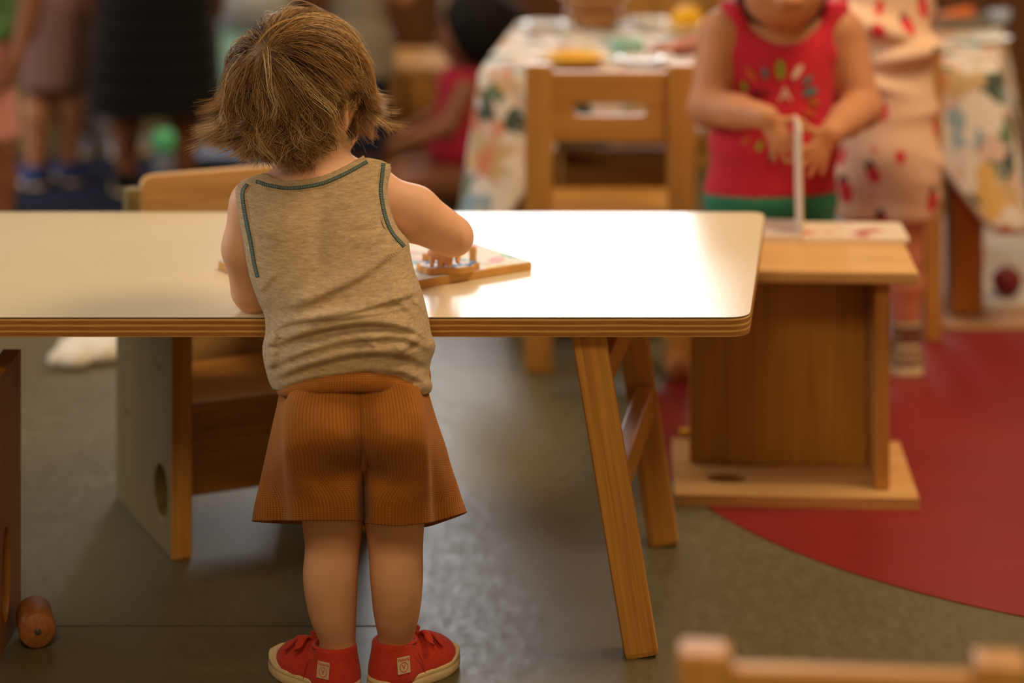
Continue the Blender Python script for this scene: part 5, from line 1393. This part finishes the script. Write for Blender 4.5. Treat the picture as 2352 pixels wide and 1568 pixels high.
child('child in grey shirt and navy trousers behind toddler head', at(822, 6.2), 6.2, -0.5, 0.78, SKIN_SUN, DARKHAIR, [('trousers', NAVY, 0.50, 0.10, 0.004, 0.010, True), ('shirt', GREYS, 0.80, 0.35, 0.0, 0.012, False)], BLUESH, 0.045, arms=((0.16, 0.02, 0.62), (0.06, 0.13, 0.60)))

# dark haired child sitting on the floor in a red dress
q = empty('person', (at(1080, 5.95), 5.95, 0), 'dark haired child in red dress sitting on floor beside patterned table', 'person')
D2 = 5.95
Q1 = Field((-0.38, 5.66, 0.0), (0.12, 6.22, 0.60), 0.007)
Q1.ell(P(1075, 330, D2), (0.075, 0.075, 0.07), 0.03); Q1.ell(P(1072, 250, D2), (0.068, 0.062, 0.08), 0.03); Q1.ell(P(1075, 185, D2), (0.068, 0.055, 0.05), 0.03)
hq = A_(P(1085, 70, D2 - 0.01))
Q1.cap(P(1078, 170, D2), P(1082, 120, D2), 0.034, 0.034, 0.02); Q1.ell(hq, (0.080, 0.074, 0.086), 0.01); Q1.ell(hq + A_((-0.03, 0, -0.035)), (0.05, 0.055, 0.045), 0.015); Q1.ell(hq + A_((-0.084, 0, -0.02)), (0.012, 0.011, 0.012), 0.008)
for dy, zz in ((-0.05, 0.0), (0.05, 0.0)):
    hip, kn, an = A_((P(1075, 0, D2).x, D2 + dy, 0.058)), A_((P(1075, 0, D2).x - 0.155, D2 + dy * 2.0 - 0.07, 0.072)), A_((P(1075, 0, D2).x - 0.27, D2 + dy * 1.6 - 0.13, 0.034))
    Q1.cap(hip, kn, 0.050, 0.036, 0.02); Q1.cap(kn, an, 0.035, 0.024, 0.01); Q1.cap(an, an + A_((-0.055, -0.01, 0.022)), 0.022, 0.016, 0.01)
    sh2 = A_(P(1072, 195, D2)) + A_((0, dy * 1.5, 0)); el2 = sh2 + A_((-0.045, dy * 0.6, -0.085)); wr2 = el2 + A_((-0.09, -0.02, -0.03))
    Q1.cap(sh2, el2, 0.028, 0.024, 0.012); Q1.cap(el2, wr2, 0.024, 0.017, 0.01); add_hand(Q1, wr2, (-1, 0, -0.2), (0, 0, 1), 1 if dy > 0 else -1, 0.085, k=0.004)
Q1.plane((0, 0, -1), -0.004); Q1.build('body', SKIN_BROWN, q)
Q2 = Field((-0.26, 5.74, 0.02), (0.05, 6.16, 0.42), 0.007)
Q2.ell(P(1072, 255, D2), (0.080, 0.074, 0.095), 0.03); Q2.ell(P(1068, 335, D2), (0.098, 0.10, 0.07), 0.03); Q2.ell(P(1075, 185, D2), (0.074, 0.064, 0.05), 0.03); Q2.plane((0, 0, -1), -0.05); Q2.plane((0, 0, 1), float(P(0, 148, D2).z))
DRESS = cot('magenta_red_cotton', lin(176, 38, 62)); Q2.build('dress', DRESS, q)
Q3 = Field(hq - 0.17, hq + 0.17, 0.007); Q3.ell(hq + A_((0.018, 0, 0.010)), (0.096, 0.090, 0.100), 0.01); Q3.ell(hq + A_((0.065, 0.02, -0.01)), (0.085, 0.08, 0.085), 0.02); Q3.ell(hq + A_((-0.085, 0, -0.03)), (0.072, 0.062, 0.066), 0.01, 'sub'); Q3.build('hair', BLACKH, q)

# low pine bench-cupboard behind the toddler's head
cab = empty('low_cupboard', (at(935, 6.47), 6.47, 0), 'low wooden bench cupboard behind the sitting child in red', 'cupboard')
CW = 0.44
box('top', cab, (0.0, 0, 0.272), (CW + 0.02, 0.33, 0.022), PINE['x'], bev=0.004)
for s in (-1, 1): box('side', cab, (s * (CW / 2 - 0.01), 0, 0.130), (0.02, 0.30, 0.26), WOOD['z'])
box('back', cab, (0, 0.142, 0.130), (CW - 0.041, 0.012, 0.26), WOOD['x']); box('bottom', cab, (0, 0, 0.012), (CW - 0.041, 0.27, 0.02), WOOD['x'])
for s in (-1, 1):
    d_ = box('door', cab, (s * (CW / 4 - 0.005), -0.148, 0.140), (CW / 2 - 0.024, 0.016, 0.235), WOOD['z'])
    lathe('knob', d_, [(0.0001, 0), (0.009, 0), (0.006, 0.008), (0.010, 0.016), (0.0001, 0.019)], DARKW['z'], (-s * 0.075, -0.008, 0.02), (math.pi / 2, 0, 0), 16)

# row of tall brown cupboards along the back
def cupboard(X, Y, w_, h, d_, label, mat=DARKW):
    r = empty('cupboard', (X, Y, 0), label, 'cupboard', 'brown cupboards along the back')
    for s in (-1, 1): box('side', r, (s * (w_ / 2 - 0.01), 0, h / 2), (0.02, d_, h), mat['z'])
    box('top', r, (0, 0, h + 0.0105), (w_ + 0.01, d_ + 0.01, 0.02), mat['x']); box('back', r, (0, d_ / 2 - 0.008, h / 2), (w_ - 0.041, 0.012, h - 0.002), mat['z'])
    box('plinth', r, (0, -d_ / 2 + 0.03, 0.03), (w_ - 0.041, 0.02, 0.06), mat['x'])
    for s in (-1, 1):
        dd = box('door', r, (s * (w_ / 4 - 0.004), -d_ / 2 + 0.009, (h + 0.06) / 2), (w_ / 2 - 0.016, 0.018, h - 0.07), mat['z'])
        lathe('knob', dd, [(0.0001, 0), (0.010, 0), (0.007, 0.010), (0.012, 0.018), (0.0001, 0.022)], WOOD['z'], (-s * (w_ / 4 - 0.04), -0.009, 0.05), (math.pi / 2, 0, 0), 16)
    return r
cupboard(-1.45, 7.35, 0.80, 0.86, 0.40, 'leftmost dark brown cupboard behind the children')
cupboard(-0.62, 7.35, 0.80, 0.86, 0.40, 'dark brown cupboard behind toddler head')
cupboard(0.21, 7.35, 0.80, 0.86, 0.40, 'dark brown cupboard behind the dark haired child')
cupboard(0.52, 6.55, 0.50, 0.52, 0.36, 'honey wood cupboard behind the lemon dish', WOOD)
cupboard(1.30, 6.75, 0.80, 0.90, 0.40, 'dark brown cupboard at right behind patterned table')

# crate under the cloth table, ball, mat, rug
cr = empty('wooden_crate', (0.225, 5.10, 0), 'wooden slatted crate under patterned table, seen through chair', 'crate')
for z in (0.035, 0.105, 0.175, 0.245):
    box('slat', cr, (0, -0.11, z), (0.25, 0.012, 0.055), WOOD['x']); box('slat', cr, (0, 0.11, z), (0.25, 0.012, 0.055), WOOD['x'])
    for s in (-1, 1): box('slat', cr, (s * 0.118, 0, z), (0.012, 0.207, 0.055), WOOD['y'])
box('bottom', cr, (0, 0, 0.009), (0.222, 0.206, 0.012), WOOD['x'])
MATM = plain('pale_mat', lin(196, 184, 174), 0.8, 0.2, 0.04, 20); MATE = plain('mat_edge', lin(176, 132, 96), 0.7)
pm = empty('play_mat', (1.12, 5.15, 0), 'pale play mat with tan border under right end of patterned table', 'mat')
prism('border', pm, rounded([(-0.28, -0.42), (0.75, -0.42), (0.75, 0.60), (-0.28, 0.60)], 0.02, 4), 0.010, MATE, (0, 0, 0.0016), bev=0.003)
prism('field', pm, rounded([(-0.25, -0.27), (0.72, -0.27), (0.72, 0.57), (-0.25, 0.57)], 0.02, 4), 0.003, MATM, (0, 0, 0.0116))
bp = PF(2308, 692)
bl = Field(A_((bp.x, bp.y - 0.02, 0.046)) - 0.045, A_((bp.x, bp.y - 0.02, 0.046)) + 0.045, 0.003)
bl.ell((bp.x, bp.y - 0.02, 0.0465), (0.031, 0.031, 0.031)); bl.cap((bp.x + 0.016, bp.y - 0.046, 0.058), (bp.x + 0.018, bp.y - 0.049, 0.06), 0.0035, 0.003, 0.004, 'sub')
tag(bl.build('ball', plain('dark_red_rubber', lin(108, 20, 28), 0.5, 0.3, 0.05, 60), None, (bp.x, bp.y, 0.0146)), 'dark red ball on the pale play mat', 'ball')
rg = Field((-1.10, 4.36, 0.0), (-0.52, 5.1, 0.07), 0.009)
rng = np.random.default_rng(4)
for i in range(340):
    a, b_ = rng.uniform(0, 1, 2); X_ = -0.85 + a * 0.34 + (0.05 * b_); Y_ = 4.44 + 0.22 * a * 1.0 + b_ * 0.40
    rg.ell((X_, Y_, 0.010), (rng.uniform(0.018, 0.032), rng.uniform(0.018, 0.032), rng.uniform(0.014, 0.026)), 0.006)
rg.plane((0, 0, -1), -0.001)
tag(rg.build('sheepskin', plain('white_fleece', lin(226, 214, 194), 0.95, 0.1, 0.12, 90, 0.3, 0.4), None, (-0.7, 4.7, 0)), 'white fluffy sheepskin on floor beyond white table', 'rug')
bm_ = prism('floor_mat', None, rounded([(-0.45, -0.40), (0.45, -0.40), (0.45, 0.40), (-0.45, 0.40)], 0.03, 4), 0.008, plain('blue_mat', lin(30, 38, 60), 0.8, 0.2, 0.1, 20), (-1.05, 6.1, 0.0005))
tag(bm_, 'dark blue floor mat under the children at left', 'mat')
bm2 = prism('floor_mat', None, rounded([(-0.2, -0.25), (0.2, -0.25), (0.2, 0.25), (-0.2, 0.25)], 0.03, 4), 0.008, plain('pale_blue_mat', lin(150, 168, 208), 0.7, 0.3), (-0.66, 6.45, 0.0005), (0, 0, 0.1))
tag(bm2, 'pale blue floor mat left of toddler head', 'mat')
bo = empty('drink_bottle', (at(377, 5.83), 5.83, 0.009), 'grey drink bottle with green cap between brown legs', 'bottle')
lathe('bottle_body', bo, [(0.0001, 0), (0.026, 0), (0.028, 0.004), (0.028, 0.125), (0.022, 0.140), (0.0001, 0.141)], plain('grey_plastic', lin(116, 122, 138), 0.4, 0.4), n=28)
lathe('bottle_cap', bo, [(0.0001, 0.1412), (0.024, 0.1412), (0.029, 0.150), (0.028, 0.178), (0.018, 0.192), (0.0001, 0.195)], plain('green_plastic', lin(96, 200, 140), 0.4, 0.4), n=28)
tub = empty('glare_stand_in', (at(590, 7.0), 6.96, 0), 'made-up mint and white tub standing in for bright reflection behind toddler head', 'tub')  # added tub; its pale colours stand in for a bright window reflection
lathe('glare_body', tub, [(0.0001, 0), (0.09, 0), (0.10, 0.30), (0.0001, 0.30)], plain('mint_glare', lin(170, 220, 196), 0.4, 0.4), n=32)
lathe('glare_lid', tub, [(0.0001, 0.301), (0.108, 0.301), (0.108, 0.45), (0.09, 0.47), (0.0001, 0.47)], plain('white_glare', lin(232, 240, 240), 0.4, 0.4), n=32)
